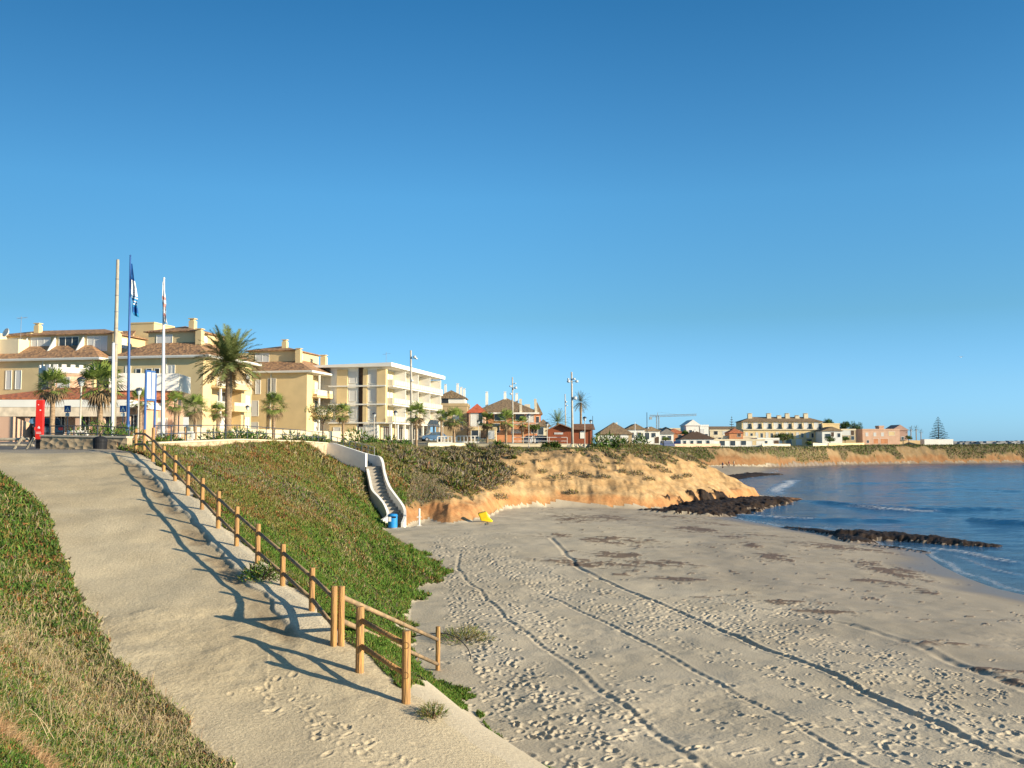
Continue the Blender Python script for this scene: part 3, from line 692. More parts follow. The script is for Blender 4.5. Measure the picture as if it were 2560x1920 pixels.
# --- cut into objects
fc = cls[:-1, :-1]
fsea = (sS[:-1, :-1] > -14) & (Z[:-1, :-1] > -1.3)
idx = np.arange(NR * NT).reshape(NR, NT)
quads = np.stack([idx[:-1, :-1], idx[:-1, 1:], idx[1:, 1:], idx[1:, :-1]], -1)
VV = np.stack([GX, GY, Z], -1).reshape(-1, 3)
tintf = tint.reshape(-1, 3)
_a = np.stack([np.gradient(GX, axis=1), np.gradient(GY, axis=1), np.gradient(Z, axis=1)], -1); _b = np.stack([np.gradient(GX, axis=0), np.gradient(GY, axis=0), np.gradient(Z, axis=0)], -1)
NRM = np.cross(_a, _b); NRM /= np.linalg.norm(NRM, axis=-1)[..., None] + 1e-12; NRM = NRM.reshape(-1, 3).astype(np.float32); del _a, _b
def cut(name, c, material, attrs, label=None):
    m = (fc == c) & fsea
    q = quads[m]; u, inv = np.unique(q, return_inverse=True)
    o = np_mesh(name, VV[u], inv.reshape(-1, 4), material, {k: a.reshape(-1)[u] for k, a in attrs.items()}, None if c == BEACH else tintf[u])
    if c in (BEACH, PATH): o.data.normals_split_custom_set_from_vertices(NRM[u])      # one continuous shading across the seam
    tag(o, kind='structure'); return o
cut('beach', BEACH, sand_material(), {'wet': wet, 'debris': debris})
cut('path', PATH, soil_material('path_surface', .45, 18.0), {})
cut('hillside', HILL, soil_material('hill_soil', .8, 9.0), {})
cut('cliff', CLIFF, soil_material('cliff_rock', 1.0, 3.2), {})
cut('promenade', PLATEAU, soil_material('plateau_ground', .2, 6.0), {})
cut('dark_rocks', ROCK, soil_material('wet_rock', 1.0, 7.0, .75), {})

# far land beyond the height field, down to the horizon
Yf = np.geomspace(444, 3600, 40); tf = np.linspace(-1.2, .9, 90)
FY = Yf[:, None] * np.ones((1, 90)); FX = FY * tf[None, :]
FZ = 6.9 + (fbm(FX / 120, FY / 120, 9, 3) - .5) * 3 - sstep(450, 700, FY) * .6
i2 = np.arange(FY.size).reshape(FY.shape); q2 = np.stack([i2[:-1, :-1], i2[:-1, 1:], i2[1:, 1:], i2[1:, :-1]], -1).reshape(-1, 4)
tag(np_mesh('land', np.stack([FX, FY, FZ], -1).reshape(-1, 3), q2, mat('far_land', (.16, .13, .08), scale=.02, var=.3)), kind='structure')

# ------------------------------------------------------------------ sea
Yw = [24.0]
while Yw[-1] < 420: Yw.append(Yw[-1] + min(max(Yw[-1] ** 2 * 1.6e-4, .12), .8))
Yw = np.array(Yw); tw = np.linspace(.12, .85, 620)
WY = Yw[:, None] * np.ones((1, len(tw))); WX = WY * tw[None, :]
ws = sdist(DRY, SHORE, WX, WY)
WZ = (fbm(WX * .25, WY * .5, 301, 4) - .5) * .16 * sstep(0, 12, -ws)
foam = np.zeros(WZ.shape)
def crest(pts, h, wd, f, seed):
    global WZ, foam
    line = [P(a, b, 0) for a, b in pts]
    L_ = [math.hypot(line[i + 1][0] - line[i][0], line[i + 1][1] - line[i][1]) for i in range(len(line) - 1)]; tot = sum(L_); cum = 0
    bd = np.full(WX.shape, 1e9); bs = np.zeros(WX.shape); bq = np.zeros(WX.shape)
    for i in range(len(line) - 1):
        x0, y0 = line[i]; x1, y1 = line[i + 1]; dx, dy = x1 - x0, y1 - y0; ln = L_[i]
        tr = ((WX - x0) * dx + (WY - y0) * dy) / (ln * ln); t = np.clip(tr, 0, 1)
        d = np.hypot(WX - x0 - t * dx, WY - y0 - t * dy); sg = np.sign((WX - x0) * dy - (WY - y0) * dx)
        m = d < bd; bd = np.where(m, d, bd); bs = np.where(m, sg * d, bs); bq = np.where(m, (cum + t * ln) / tot, bq); cum += ln
    sd = bs + (fbm(WX * .22, WY * .22, seed, 3) - .5) * wd * 1.8
    en = sstep(0, .25, bq) * sstep(0, .25, 1 - bq)
    pr = np.where(sd < 0, np.exp(-(sd / (wd * 1.8)) ** 2), np.exp(-(sd / (wd * .9)) ** 2))
    WZ = WZ + pr * h * en
    if f: foam = np.maximum(foam, np.exp(-((sd - wd * .4) / (wd * .6)) ** 2) * f * en)
crest([(1960, 1248), (2120, 1262), (2200, 1272), (2330, 1277), (2460, 1272), (2620, 1280)], .28, 1.0, 0, 311)
crest([(2110, 1264), (2190, 1273), (2300, 1279), (2360, 1278)], .15, .9, 1.3, 312)
crest([(1800, 1284), (1900, 1294), (2000, 1299), (2200, 1303), (2330, 1300)], .16, .6, 0, 313)
crest([(1790, 1282), (1880, 1291), (1960, 1297), (2080, 1300)], .06, .5, 1.2, 314)
crest([(2400, 1296), (2500, 1307), (2640, 1311)], .26, .9, 0, 315)
crest([(2290, 1366), (2400, 1380), (2480, 1397), (2600, 1412)], .10, .45, 1.3, 316)
crest([(2380, 1385), (2480, 1425), (2600, 1450)], .05, .3, .7, 317)
crest([(1925, 1240), (1945, 1220), (1965, 1207), (1990, 1198)], .2, 1.6, 1.2, 318)
crest([(1900, 1316), (2000, 1318), (2100, 1322)], .05, .3, .9, 319)
crest([(2250, 1225), (2400, 1222), (2600, 1230)], .14, 1.5, 0, 320)
crest([(2050, 1210), (2250, 1205), (2500, 1212)], .12, 2.0, 0, 321)
lace = sstep(.35, .0, np.abs(ws + .35 + (fbm(WX * .4, WY * .4, 330, 3) - .5) * 1.2)) * .75
foam = np.maximum(foam, lace * (WY > 30))
WZ = WZ + .02
shal = np.exp(np.minimum(ws, 0) / 3.2) * .55
keep = (ws < 2.2)[:-1, :-1]
i3 = np.arange(WY.size).reshape(WY.shape); q3 = np.stack([i3[:-1, :-1], i3[:-1, 1:], i3[1:, 1:], i3[1:, :-1]], -1)[keep]
u3, inv3 = np.unique(q3, return_inverse=True)
WATER = water_material()
tag(np_mesh('sea', np.stack([WX, WY, WZ], -1).reshape(-1, 3)[u3], inv3.reshape(-1, 4), WATER, {'foam': foam.reshape(-1)[u3], 'shallow': shal.reshape(-1)[u3]}), kind='structure')
# ------------------------------------------------------------------ VEGETATION
VEG = tint_mat('leaf', .75)
rng = np.random.default_rng(11)
dYs = np.gradient(Ys); dt_ = tl[1] - tl[0]
def blades(base, d, L, W, col, curl=None):
    """triangular leaves; arrays (n,3),(n,3),(n),(n),(n,3)"""
    n = len(base)
    r = rng.normal(size=(n, 3)); wv = np.cross(d, r); wv /= np.linalg.norm(wv, axis=1)[:, None] + 1e-9
    a = base - wv * (W / 2)[:, None]; b = base + wv * (W / 2)[:, None]; c = base + d * L[:, None]
    V = np.stack([a, b, c], 1).reshape(-1, 3); F = np.arange(3 * n).reshape(n, 3)
    C = np.repeat(col, 3, axis=0)
    return V, F, C
def bent(base, d, L, W, col, droop):
    """two-segment blades that arch over"""
    n = len(base)
    r = rng.normal(size=(n, 3)); wv = np.cross(d, r); wv /= np.linalg.norm(wv, axis=1)[:, None] + 1e-9
    m = base + d * (L * .55)[:, None]
    d2 = d.copy(); d2[:, 2] -= droop; d2 /= np.linalg.norm(d2, axis=1)[:, None]
    e = m + d2 * (L * .5)[:, None]
    h = (W / 2)[:, None]
    V = np.stack([base - wv * h, base + wv * h, m + wv * h * .8, m - wv * h * .8, e], 1).reshape(-1, 3)
    k = np.arange(n)[:, None] * 5
    F = np.concatenate([k + np.array([[0, 1, 2]]), k + np.array([[0, 2, 3]]), k + np.array([[3, 2, 4]])])
    return V, F, np.repeat(col, 5, axis=0)
def join(parts):
    V = []; F = []; C = []; n = 0
    for v, f, c in parts: V.append(v); F.append(f + n); C.append(c); n += len(v)
    return np.concatenate(V), np.concatenate(F), np.concatenate(C)
def pick(weight, n, Lrel, Lmin, Lmax):
    """n random surface points, as dense (per leaf area) everywhere in weight; returns positions, leaf lengths, grid index"""
    L = np.clip(GY[:-1, :-1] * Lrel, Lmin, Lmax)
    wgt = weight[:-1, :-1] * (dYs[:-1, None] * GY[:-1, :-1] * dt_) / L ** 2
    p = wgt.ravel().cumsum(); p /= p[-1]
    k = np.searchsorted(p, rng.random(n)); i, j = np.divmod(k, NT - 1)
    a = rng.random(n)[:, None]; b = rng.random(n)[:, None]
    P0 = VV.reshape(NR, NT, 3)
    pos = (P0[i, j] * (1 - a) + P0[i, j + 1] * a) * (1 - b) + (P0[i + 1, j] * (1 - a) + P0[i + 1, j + 1] * a) * b
    return pos, L[i, j], i, j
def updir(n, spread, bias=(0, 0, 1)):
    d = rng.normal(size=(n, 3)) * spread + np.array(bias); d[:, 2] = np.abs(d[:, 2]) + .05
    return d / np.linalg.norm(d, axis=1)[:, None]
G_BR = V3(.115, .215, .028); G_DK = V3(.065, .135, .024); OLIVE = V3(.20, .185, .045); RUST = V3(.29, .125, .05); TAN = V3(.38, .30, .17); GREY = V3(.25, .205, .155)
def palette(ws):
    cols = np.stack([G_BR, G_DK, OLIVE, RUST, TAN, GREY]); ws = np.stack(ws, 1); ws = ws / ws.sum(1)[:, None]
    c = ws.cumsum(1); r = rng.random(len(ws))[:, None]
    return cols[(r > c).sum(1).clip(0, 5)] * (rng.random((len(ws), 1)) * .5 + .60)

# --- 1 ice plant carpet on the slope between the fence and the beach
hillR = (cls == HILL) & (sK < -1) & (GX > -21) & ~((eP > -.3) & (GX < GY * -.35 - 2.0) & False)
rightside = hillR & (sdist(PATHP, PATHP, CX, CY, True) is not None)
# which side of the path: compare with the fence line
fx = np.interp(GY.ravel(), [p[1] for p in PATH_R[::-1]], [p[0] for p in PATH_R[::-1]]).reshape(GY.shape)
slopeR = (cls == HILL) & (GX > fx - .2)
slopeL = (cls == HILL) & (GX < fx - .2)
wR = slopeR * np.where((stair_d < 1.0), 0, 1.0) * (.22 + .78 * sstep(.36, .5, fbm(GX * .9, GY * .7, 399, 4)))
pos, L, i, j = pick(wR, 330000, .0036, .05, .40)
n = len(pos); x, y = pos[:, 0], pos[:, 1]
g1 = fbm(x * .35, y * .35, 401, 3); g2 = fbm(x * 1.1, y * .9, 402, 3); g3 = fbm(x * .18, y * .12, 403, 3)
lowz = 1 - sstep(2.2, 4.6, pos[:, 2] + (g1 - .5) * 4 - (y < 30) * 1.5)
wts = [.15 + 2.1 * lowz + .5 * sstep(.5, .62, g3), .3 + .7 * lowz, .6 + .6 * (1 - lowz), (.12 + 1.6 * sstep(.54, .64, g2)) * (1 - .7 * lowz), (.10 + .8 * sstep(.55, .65, g1)) * (1 - .85 * lowz), .75 * sstep(.56, .63, g3) * (1 - lowz) + .02]
col = palette(wts)
d = updir(n, .75)
hgt = sstep(.35, .75, fbm(x * 2.2, y * 2.2, 405, 3)) * .5
pos = pos + np.array([0, 0, 1.]) * (rng.random(n) * L * .5 * (1 + hgt))[:, None]
Vb = blades(pos - d * (L * .25)[:, None], d, L * rng.uniform(.7, 1.35, n), L * rng.uniform(.22, .4, n), col)
# taller dry tufts
pos, L, i, j = pick(wR * sstep(.5, .62, fbm(GX * .5, GY * .4, 410, 3)), 9000, .0075, .12, .6)
n = len(pos); Vt = bent(pos, updir(n, .55), L * rng.uniform(.6, 1.2, n), L * .07, palette([np.full(n, .2), np.full(n, .1), np.full(n, 1.), np.full(n, .3), np.full(n, .6), np.full(n, .5)]), .7)
V, F, C = join([Vb, Vt])
tag(np_mesh('ground_cover', V, F, VEG, cols=C, smooth=False), 'green and rust coloured ice plant carpeting the slope between fence and beach', 'ground cover', kind='stuff')

# --- 2 left bank beside the path
pos, L, i, j = pick(slopeL * np.where(sP < -.05, 1.0, .15), 380000, .0056, .035, .20)
n = len(pos); x, y = pos[:, 0], pos[:, 1]
g1 = fbm(x * .45, y * .45, 421, 3); g2 = fbm(x * 1.3, y * 1.3, 422, 3)
band = np.exp(-((y - 15.0 - (x + 8) * -.2) / 1.8) ** 2) * sstep(.25, .5, g1 + .1)
wts = [.45 + .3 * g2, 1.5 + 0 * g2, .6 + .3 * g2, .15 + 1.2 * sstep(.58, .68, g2), .08 + 2.6 * band + 1.2 * sstep(.60, .68, g1), .1 + .3 * band]
pos = pos + np.array([0, 0, 1.]) * (rng.random(n) * L * .9)[:, None]
d = updir(n, .95)
Vb = blades(pos - d * (L * .25)[:, None], d, L * rng.uniform(.6, 1.3, n), L * rng.uniform(.22, .4, n), palette(wts))
tag(np_mesh('bank_plants', *[q for q in Vb[:2]], VEG, cols=Vb[2], smooth=False), 'low green ice plant covering the bank left of the path', 'ground cover', kind='stuff')
# dry grass: fine straw over the bank
nearL = slopeL * (sP < .1)
w2 = nearL * (sstep(.47, .6, fbm(GX * .4, GY * .4, 431, 3)) + 1.6 * np.exp(-((GY - 15 - (GX + 8) * -.2) / 1.8) ** 2) + 1.0 * (GY < 12) * sstep(.35, .5, fbm(GX * .8, GY * .8, 432, 3)))
pos, L, i, j = pick(w2, 24000, .02, .12, .42)
n = len(pos)
cT = palette([np.full(n, .05), np.full(n, .03), np.full(n, .35), np.full(n, .12), np.full(n, 2.2), np.full(n, .6)])
Vt = bent(pos, updir(n, .5), L * rng.uniform(.6, 1.4, n), np.clip(L * .022, .003, .02), cT * 1.25, .9)
# rust-brown tuft at the lower left corner
cc = hit(40, 1880); wq = nearL * np.exp(-(((GX - cc[0]) / .55) ** 2 + ((GY - cc[1]) / .6) ** 2))
wq = wq * (.05 + sstep(.42, .6, fbm(GX * 4, GY * 4, 433, 3)))
pos, L, i, j = pick(wq, 5200, .018, .06, .15)
n = len(pos)
Vq = bent(pos, updir(n, 1.3), L * rng.uniform(.8, 1.5, n), L * .03, lerp3(V3(.30, .15, .07) * np.ones((n, 3)), V3(.42, .30, .17) * np.ones((n, 3)), rng.random(n)) * rng.uniform(.6, 1.3, (n, 1)), .5)
V, F, C = join([Vt, Vq])
tag(np_mesh('dry_grass', V, F, VEG, cols=C, smooth=False), 'straw coloured dry grass over the bank in the left corner', 'grass', kind='stuff')
# long arching stems
mb = MB()
for k in range(46):
    px = rng.uniform(120, 470); py = rng.uniform(1640, 1880)
    if px - 120 > (py - 1560) * 1.15: continue
    x0, y0, z0 = hit(px, py)
    a = rng.uniform(0, 2 * pi); l = rng.uniform(.2, .5); h = rng.uniform(.15, .38); q = []
    for s in range(9):
        t = s / 8; q.append((x0 + cos(a) * l * t + rng.normal(0, .005), y0 + sin(a) * l * t * .6, z0 + .02 + h * sin(t * pi * .8)))
    mb.tube(q, [.0045 - .003 * s / 8 for s in range(9)], 4)
    for s in range(2, 9):
        for sg in (-1, 1):
            p = Vector(q[s]); mb.tube([p, p + Vector((rng.normal(0, .02), rng.normal(0, .02), sg * rng.uniform(.01, .035)))], [.002, .0008], 3)
tag(mb.build('dry_stems', mat('straw', (.46, .36, .22), scale=8)), 'pale dry arching stems standing out of the bank', 'dry stems', kind='stuff')

# --- 3 headland: leaves on the overgrown cliff, and dense scrub
covw = (cls == CLIFF) * (cover > .45) * (GY < 200) * np.where(stair_d < .9, 0, 1)
covw = covw * np.where(uu > .9, .5, 1) + 0 * (cls == PLATEAU) * (GY > 84) * (GY < 200) * (sT < 1.2) * (GX > -18)
pos, L, i, j = pick(covw, 130000, .0023, .12, .32)
n = len(pos); x, y = pos[:, 0], pos[:, 1]
g1 = fbm(x * .25, y * .2, 441, 3); top = sstep(5.8, 6.8, pos[:, 2])
lf = 1 - sstep(-5, 0, x)
wts = [.1 + .7 * top * g1, .25 + .4 * top, .9 + .4 * top, .25 + 0 * g1, .35 + 0 * g1, .9 * (1 - top * .6) + .7 * sstep(.5, .6, g1)]
pos = pos + np.array([0, 0, 1.]) * (rng.random(n) * L * .3)[:, None]; d = updir(n, .7)
V1 = blades(pos - d * (L * .25)[:, None], d, L * rng.uniform(.6, 1.3, n), L * rng.uniform(.2, .4, n), palette(wts))
# far cliffs
covf = ((cls == CLIFF) * (cover > .5) + (cls == PLATEAU) * (sT < 1.5)) * (GY > 200)
pos, L, i, j = pick(covf, 52000, .0018, .25, .7)
n = len(pos); d = updir(n, .7); g1 = fbm(pos[:, 0] * .06, pos[:, 1] * .06, 442, 3)
V2 = blades(pos - d * (L * .25)[:, None], d, L * rng.uniform(.6, 1.5, n), L * rng.uniform(.25, .5, n), palette([.1 + .4 * g1, .5 + g1, .7 + 0 * g1, .15 + 0 * g1, .3 + 0 * g1, .5 + 0 * g1]))
V, F, C = join([V1, V2])
tag(np_mesh('cliff_plants', V, F, VEG, cols=C, smooth=False), 'olive and grey plants growing over the ochre cliffs', 'plants', kind='stuff')
def bush_leaves(c, R, H, n, ll, pal, seed=None, wrel=.3):
    d = rng.normal(size=(n, 3)); d[:, 2] = np.abs(d[:, 2]); d /= np.linalg.norm(d, axis=1)[:, None]
    lump = .72 + .5 * fbm(d[:, 0] * 2.2 + c[0], d[:, 1] * 2.2 + d[:, 2] * 1.7 + c[1], 77, 3)
    rr = rng.random(n) ** .35 * lump
    p = np.stack([c[0] + d[:, 0] * rr * R, c[1] + d[:, 1] * rr * R, c[2] + d[:, 2] * rr * H], 1)
    dd = d + rng.normal(size=(n, 3)) * .55; dd[:, 2] += .25; dd /= np.linalg.norm(dd, axis=1)[:, None]
    L = ll * rng.uniform(.6, 1.4, n)
    return blades(p, dd, L, L * wrel, palette([np.full(n, q) for q in pal]))
parts = []
# dense scrub on the left face of the headland
w3 = (cls == CLIFF) * (GX > -13) * (GX < 0) * (GY > 84) * (GY < 128) * (uu > .16) * (uu < .74) * np.where(stair_d < 2.2, 0, 1) * (1 - .8 * sstep(-3, 0, GX + (n_big - .5) * 4))
pos, L, i, j = pick(w3, 170, 0, 1, 1)
for p in pos:
    R = rng.uniform(.7, 1.5) * (1 if p[2] < 4.6 else .5)
    parts.append(bush_leaves((p[0], p[1], p[2] - .15), R, R * rng.uniform(.75, 1.1), 330, .34, [.02, .1, .5, .12, .25, 1.1] if rng.random() < .7 else [.1, .4, .9, .1, .1, .3]))
# grey tufts dotted over the bare rock
for (px, py, r) in [(1185, 1180, 1.0), (1230, 1200, .9), (1265, 1175, .8), (1395, 1197, 1.4), (1450, 1185, .9), (1470, 1192, .7), (1510, 1195, .8), (1355, 1180, .7), (1310, 1195, .8), (1260, 1215, 1.1), (1430, 1232, .7), (1590, 1185, .9), (1620, 1200, .8), (1555, 1180, .7),
                    (1660, 1180, .9), (1690, 1195, .8), (1640, 1170, .9), (1500, 1170, .7), (1545, 1160, .6), (1715, 1192, .8), (1300, 1160, .8), (1340, 1155, .7), (1250, 1245, .9), (1225, 1225, 1.0), (1205, 1205, 1.1)]:
    h_ = hit(px, py); parts.append(bush_leaves((h_[0], h_[1], h_[2] - .1), r, r * .55, 200, .24, [.02, .1, .5, .1, .3, 1]))
V, F, C = join(parts)
tag(np_mesh('scrub', V, F, VEG, cols=C, smooth=False), 'dense grey brown scrub on the headland above the sand', 'scrub', kind='stuff')

# --- 4 single shrubs and tufts
def shrub(name, px, Y, zb, R, H, pal, label, cat='shrub', n=500, ll=.2, group=None, wrel=.3, x=None):
    X = X_at(px, Y, zb) if x is None else x
    t = thing(name, label, cat, (X, Y, zb), group=group)
    v, f, c = bush_leaves((0, 0, .05), R, H, n, ll, pal, wrel=wrel); np_mesh('foliage', v, f, VEG, cols=c, smooth=False, parent=t)
    m = MB()
    for k in range(5):
        a = k * 1.3; m.tube([(0, 0, -.1), (cos(a) * R * .25, sin(a) * R * .25, H * .35), (cos(a) * R * .5, sin(a) * R * .5, H * .65)], [.035, .025, .012], 5)
    m.build('stem', mat('bark', (.16, .11, .07), scale=6, bump=.4), t)
    return t
PG = [.35, 1.5, .4, .02, .03, .05]
gs = 'green shrubs along the promenade edge'
for (px, Y, R, H, lb) in [
    (228, 47, 1.2, 1.5, 'green shrub behind the stone wall, left of the blue flagpole'), (268, 48, 1.2, 1.3, 'green shrub behind the stone wall at the foot of the blue flagpole'),
    (316, 49, 1.0, 1.2, 'small green shrub between the blue flagpole and the blue sign board'), (395, 50, .8, .6, 'low shrub at the foot of the white flagpole with the rolled flag'),
    (424, 52, .9, .7, 'low shrub just right of the white flagpole'), (540, 58, 1.2, .8, 'shrub below the big date palm behind the railing'), (595, 64, 1.3, .9, 'shrub behind the railing under the ochre apartment block'),
    (640, 70, 1.2, .8, 'shrub behind the railing left of the small round palm'), (735, 76, 1.4, .9, 'shrub behind the railing right of the small round palm'), (795, 82, 1.3, .8, 'shrub at the right end of the railing'),
    (892, 100, 1.9, 1.6, 'wide green bush above the white stair wall'), (935, 104, 1.2, 1.1, 'green bush right of the wide one above the stairs'), (975, 108, 1.3, 1.8, 'upright grey green bush below the white balcony block'), (1012, 110, 1.2, 1.4, 'bush at the foot of the tall lamp pole near the parked blue car'),
    (1245, 126, .9, 1.5, 'upright yellow green bush in front of the low wall by the promenade palms'), (1368, 127, .8, .8, 'bush before the low wall left of the wooden kiosk'), (1388, 127, .7, 1.0, 'bush before the low wall at the left corner of the wooden kiosk'),
    (1500, 131, 1.5, 2.2, 'bush at the right end of the low wall'), (1532, 133, 1.9, 2.4, 'large bush in front of the brown pyramid roofed house'), (1552, 134, 1.5, 1.7, 'bush right of the large one before the pyramid roofed house'), (1600, 140, 1.4, 2.0, 'dark bush at the end of the promenade before the white houses'),
    (1178, 120, .7, .6, 'low bush on the slope edge below the bare tree')]:
    zb = ground(X_at(px, Y), Y) - .05
    shrub('shrub', px, Y, zb, R, H, PG, lb, n=420, ll=.016 * Y / 5 + .05, group=gs)
h_ = hit(1080, 1785); t = shrub('grass_tuft', 0, h_[1], relief(h_[0], h_[1]) - .03, .24, .2, [.4, .5, 1, .05, .3, .1], 'small grass tuft growing in sand just beyond the nearest fence post', 'grass tuft', n=420, ll=.11, wrel=.09, x=h_[0])
h_ = hit(655, 1450); shrub('shrub', 0, h_[1], h_[2] - .05, .55, .4, [.3, 1, .4, .02, .05, .02], 'dark green plant growing between the fence posts above the crack', n=900, ll=.09, x=h_[0])
h_ = hit(1160, 1600); shrub('grass_tuft', 0, h_[1], relief(h_[0], h_[1]) - .05, .9, .35, [.3, .4, 1.2, .05, .5, .1], 'pale grass tuft on the sand by the bent black hose', 'grass tuft', n=900, ll=.2, wrel=.07, x=h_[0])
# ------------------------------------------------------------------ BUILDINGS
OCH = mat('ochre_plaster', (.69, .53, .29), scale=.5, var=.06); CREAM = mat('cream_plaster', (.70, .60, .42), scale=.5, var=.06)
WHT = mat('white_plaster', (.78, .76, .70), scale=.6, var=.04); SHUT = mat('white_shutter', (.62, .62, .60), scale=12, var=.05, stretch=(.2, .2, 6))
GLS = mat('dark_glass', (.045, .055, .065), rough=.15, scale=.6, var=.3, spec=.6); PINK = mat('salmon_plaster', (.62, .40, .28), scale=.7, var=.07)
TILE = tile_mat('brown_roof_tiles', (.46, .26, .13), (.22, .13, .08)); TILEO = tile_mat('orange_roof_tiles', (.52, .17, .07), (.36, .12, .06)); TILED = tile_mat('dull_roof_tiles', (.27, .19, .11), (.19, .13, .08))
TAN_ = mat('tan_plaster', (.44, .33, .19), scale=.5, var=.06); REDT = mat('red_roof', (.46, .11, .06), scale=2, var=.2); BRK = mat('orange_plaster', (.56, .25, .12), scale=.8, var=.12)
RAIL = mat('pale_railing', (.62, .58, .48), scale=2, var=.05); GREYM = mat('grey_metal', (.25, .25, .26), rough=.5, scale=4, var=.1); BRN = mat('dark_brown', (.10, .065, .045), scale=3, var=.2)
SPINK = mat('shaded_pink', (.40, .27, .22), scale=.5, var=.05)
BANG = math.atan2(-.2, .98)
def window(par, face, u0, u1, z0, z1, glass=None, off=0.0, bars=0, name='window', fm=None):
    """face F: plane y=off facing the viewer; S: plane x=off facing the sea"""
    f = .07; m = MB(); pr = .06; g = glass or GLS
    def bx(M, a0, a1, c0, c1, d0, d1):
        if face == 'F': M.box(a0, a1, off - d1, off - d0, c0, c1)
        else: M.box(off + d0, off + d1, a0, a1, c0, c1)
    bx(m, u0, u1, z1 - f, z1, .0, pr); bx(m, u0, u1, z0, z0 + f, .0, pr + .03); bx(m, u0, u0 + f, z0 + f, z1 - f, .0, pr); bx(m, u1 - f, u1, z0 + f, z1 - f, .0, pr)
    for k in range(bars):
        c = u0 + (u1 - u0) * (k + 1) / (bars + 1); bx(m, c - .03, c + .03, z0 + f, z1 - f, 0, pr * .9)
    o = m.build(name, fm or WHT, par); p = MB(); bx(p, u0 + f, u1 - f, z0 + f, z1 - f, .0, .02); p.build('pane', g, o); return o
def balcony(par, x0, x1, y0, y1, z, m1=None, h=1.0, solid=0.0, rail=None, side='S'):
    b = MB(); b.box(x0, x1, y0, y1, z - .22, z)
    if solid: b.box(x1 - .14, x1 - .002, y0 + .14, y1 - .14, z, z + solid); b.box(x0, x1 - .002, y0 + .002, y0 + .138, z, z + solid); b.box(x0, x1 - .002, y1 - .138, y1 - .002, z, z + solid)
    o = b.build('balcony', m1 or OCH, par)
    r = MB(); zz = z + h
    r.box(x1 - .09, x1 - .04, y0 + .05, y1 - .05, zz - .06, zz); r.box(x0, x1 - .04, y0 + .04, y0 + .09, zz - .06, zz)
    r.box(x1 - .078, x1 - .052, y0 + .1, y1 - .1, z + max(solid, .08), zz - .061)
    n = int((y1 - y0) / 1.2)
    for k in range(n + 1):
        c = y0 + .07 + (y1 - y0 - .14) * k / max(1, n); r.box(x1 - .1, x1 - .03, c - .03, c + .03, z + solid * .99 + .005, zz - .065)
    r.build('railing', rail or RAIL, o); return o
def chimney(par, x, y, z, h=1.6, s=.45, m=None, cap=True):
    c = MB(); c.box(x - s, x + s, y - s, y + s, z, z + h); c.box(x - s * .7, x + s * .7, y - s * .7, y + s * .7, z + h + .001, z + h + .25); c.box(x - s * 1.15, x + s * 1.15, y - s * 1.15, y + s * 1.15, z + h + .25, z + h + .35)
    return c.build('chimney', m or OCH, par)

def villa(label, cx, cy, W, D, z0, eave, front, seed, turretbal=True, attic=(-.8, -.25), sidelen=10.5):
    t = thing('apartment_building', label, 'apartment building', (cx, cy, z0), BANG)
    m = MB(); m.box(-W, -1.7, 0, D, -1, eave); m.box(-1.7, 0, 0, 2.3, -1, eave); m.box(-1.7, 0, sidelen, D, -1, eave); m.build('wall', OCH, t)
    r = MB(); r.hip(-W, .4, 0, D, eave + .25, 3.9, over=.75); ro = r.build('roof', TILE, t)
    g = MB(); g.box(-W - .75, 1.15, -.75, D + .75, eave + .002, eave + .125); g.box(-W - .8, 1.2, -.8, -.7, eave + .126, eave + .3); g.box(1.1, 1.2, -.699, D + .7, eave + .126, eave + .3); g.build('cornice', WHT, t)
    # attic storey set back, with its own roof
    a0, a1 = attic[0] * W, attic[1] * W
    a = MB(); a.box(a0, a1, 3.2, D - 2, eave + .3, eave + 3.9); a.build('attic', OCH, t)
    r = MB(); r.hip(a0, a1, 3.2, D - 2, eave + 3.95, 1.1, over=.5); r.build('attic_roof', TILE, t)
    window(t, 'F', a0 + 1.2, a0 + 3.6, eave + 2.1, eave + 3.5, SHUT, off=3.2, bars=1)
    window(t, 'S', 4.2, 6.4, eave + 2.1, eave + 3.5, SHUT, off=a1)
    chimney(t, a1 + .9, 2.9, eave + .6, 3.2, .42); chimney(t, a0 + 5.5, 5, eave + 4.0, 1.5, .4); chimney(t, -1.2, 9.5, eave + .9, 2.4, .45)
    # sea side: balconies floor by floor
    fl = [0.9, 3.95, 6.95]
    for k, z in enumerate(fl):
        if z > eave - 2: continue
        if k: balcony(t, -1.7, .9, 2.0, 6.2, z, OCH); balcony(t, -1.7, 1.25, 6.2 + .01, sidelen + .6, z, OCH, solid=.55)
        window(t, 'S', 2.7, 5.2, z + .05, z + 2.5, SHUT, off=-1.7, name='shutter'); window(t, 'S', 6.9, 9.4, z + .05, z + 2.5, SHUT if k != 1 else GLS, off=-1.7, bars=1)
        c = MB(); c.box(.35, .6, 3.6, 3.85, z + .001, z + (2.8 if k < 2 else eave - z - .01)); c.build('column', WHT, t)
        window(t, 'S', sidelen + 1.2, sidelen + 2.4, z + .7, z + 2.2, SHUT, off=0)
    for (u0, u1, a, b, g, bars) in front: window(t, 'F', u0, u1, a, b, g, bars=bars)
    p = MB(); p.box(-W * .42 - .07, -W * .42 + .07, -.14, -.02, 0, eave); p.build('drainpipe', RAIL, t)
    return t
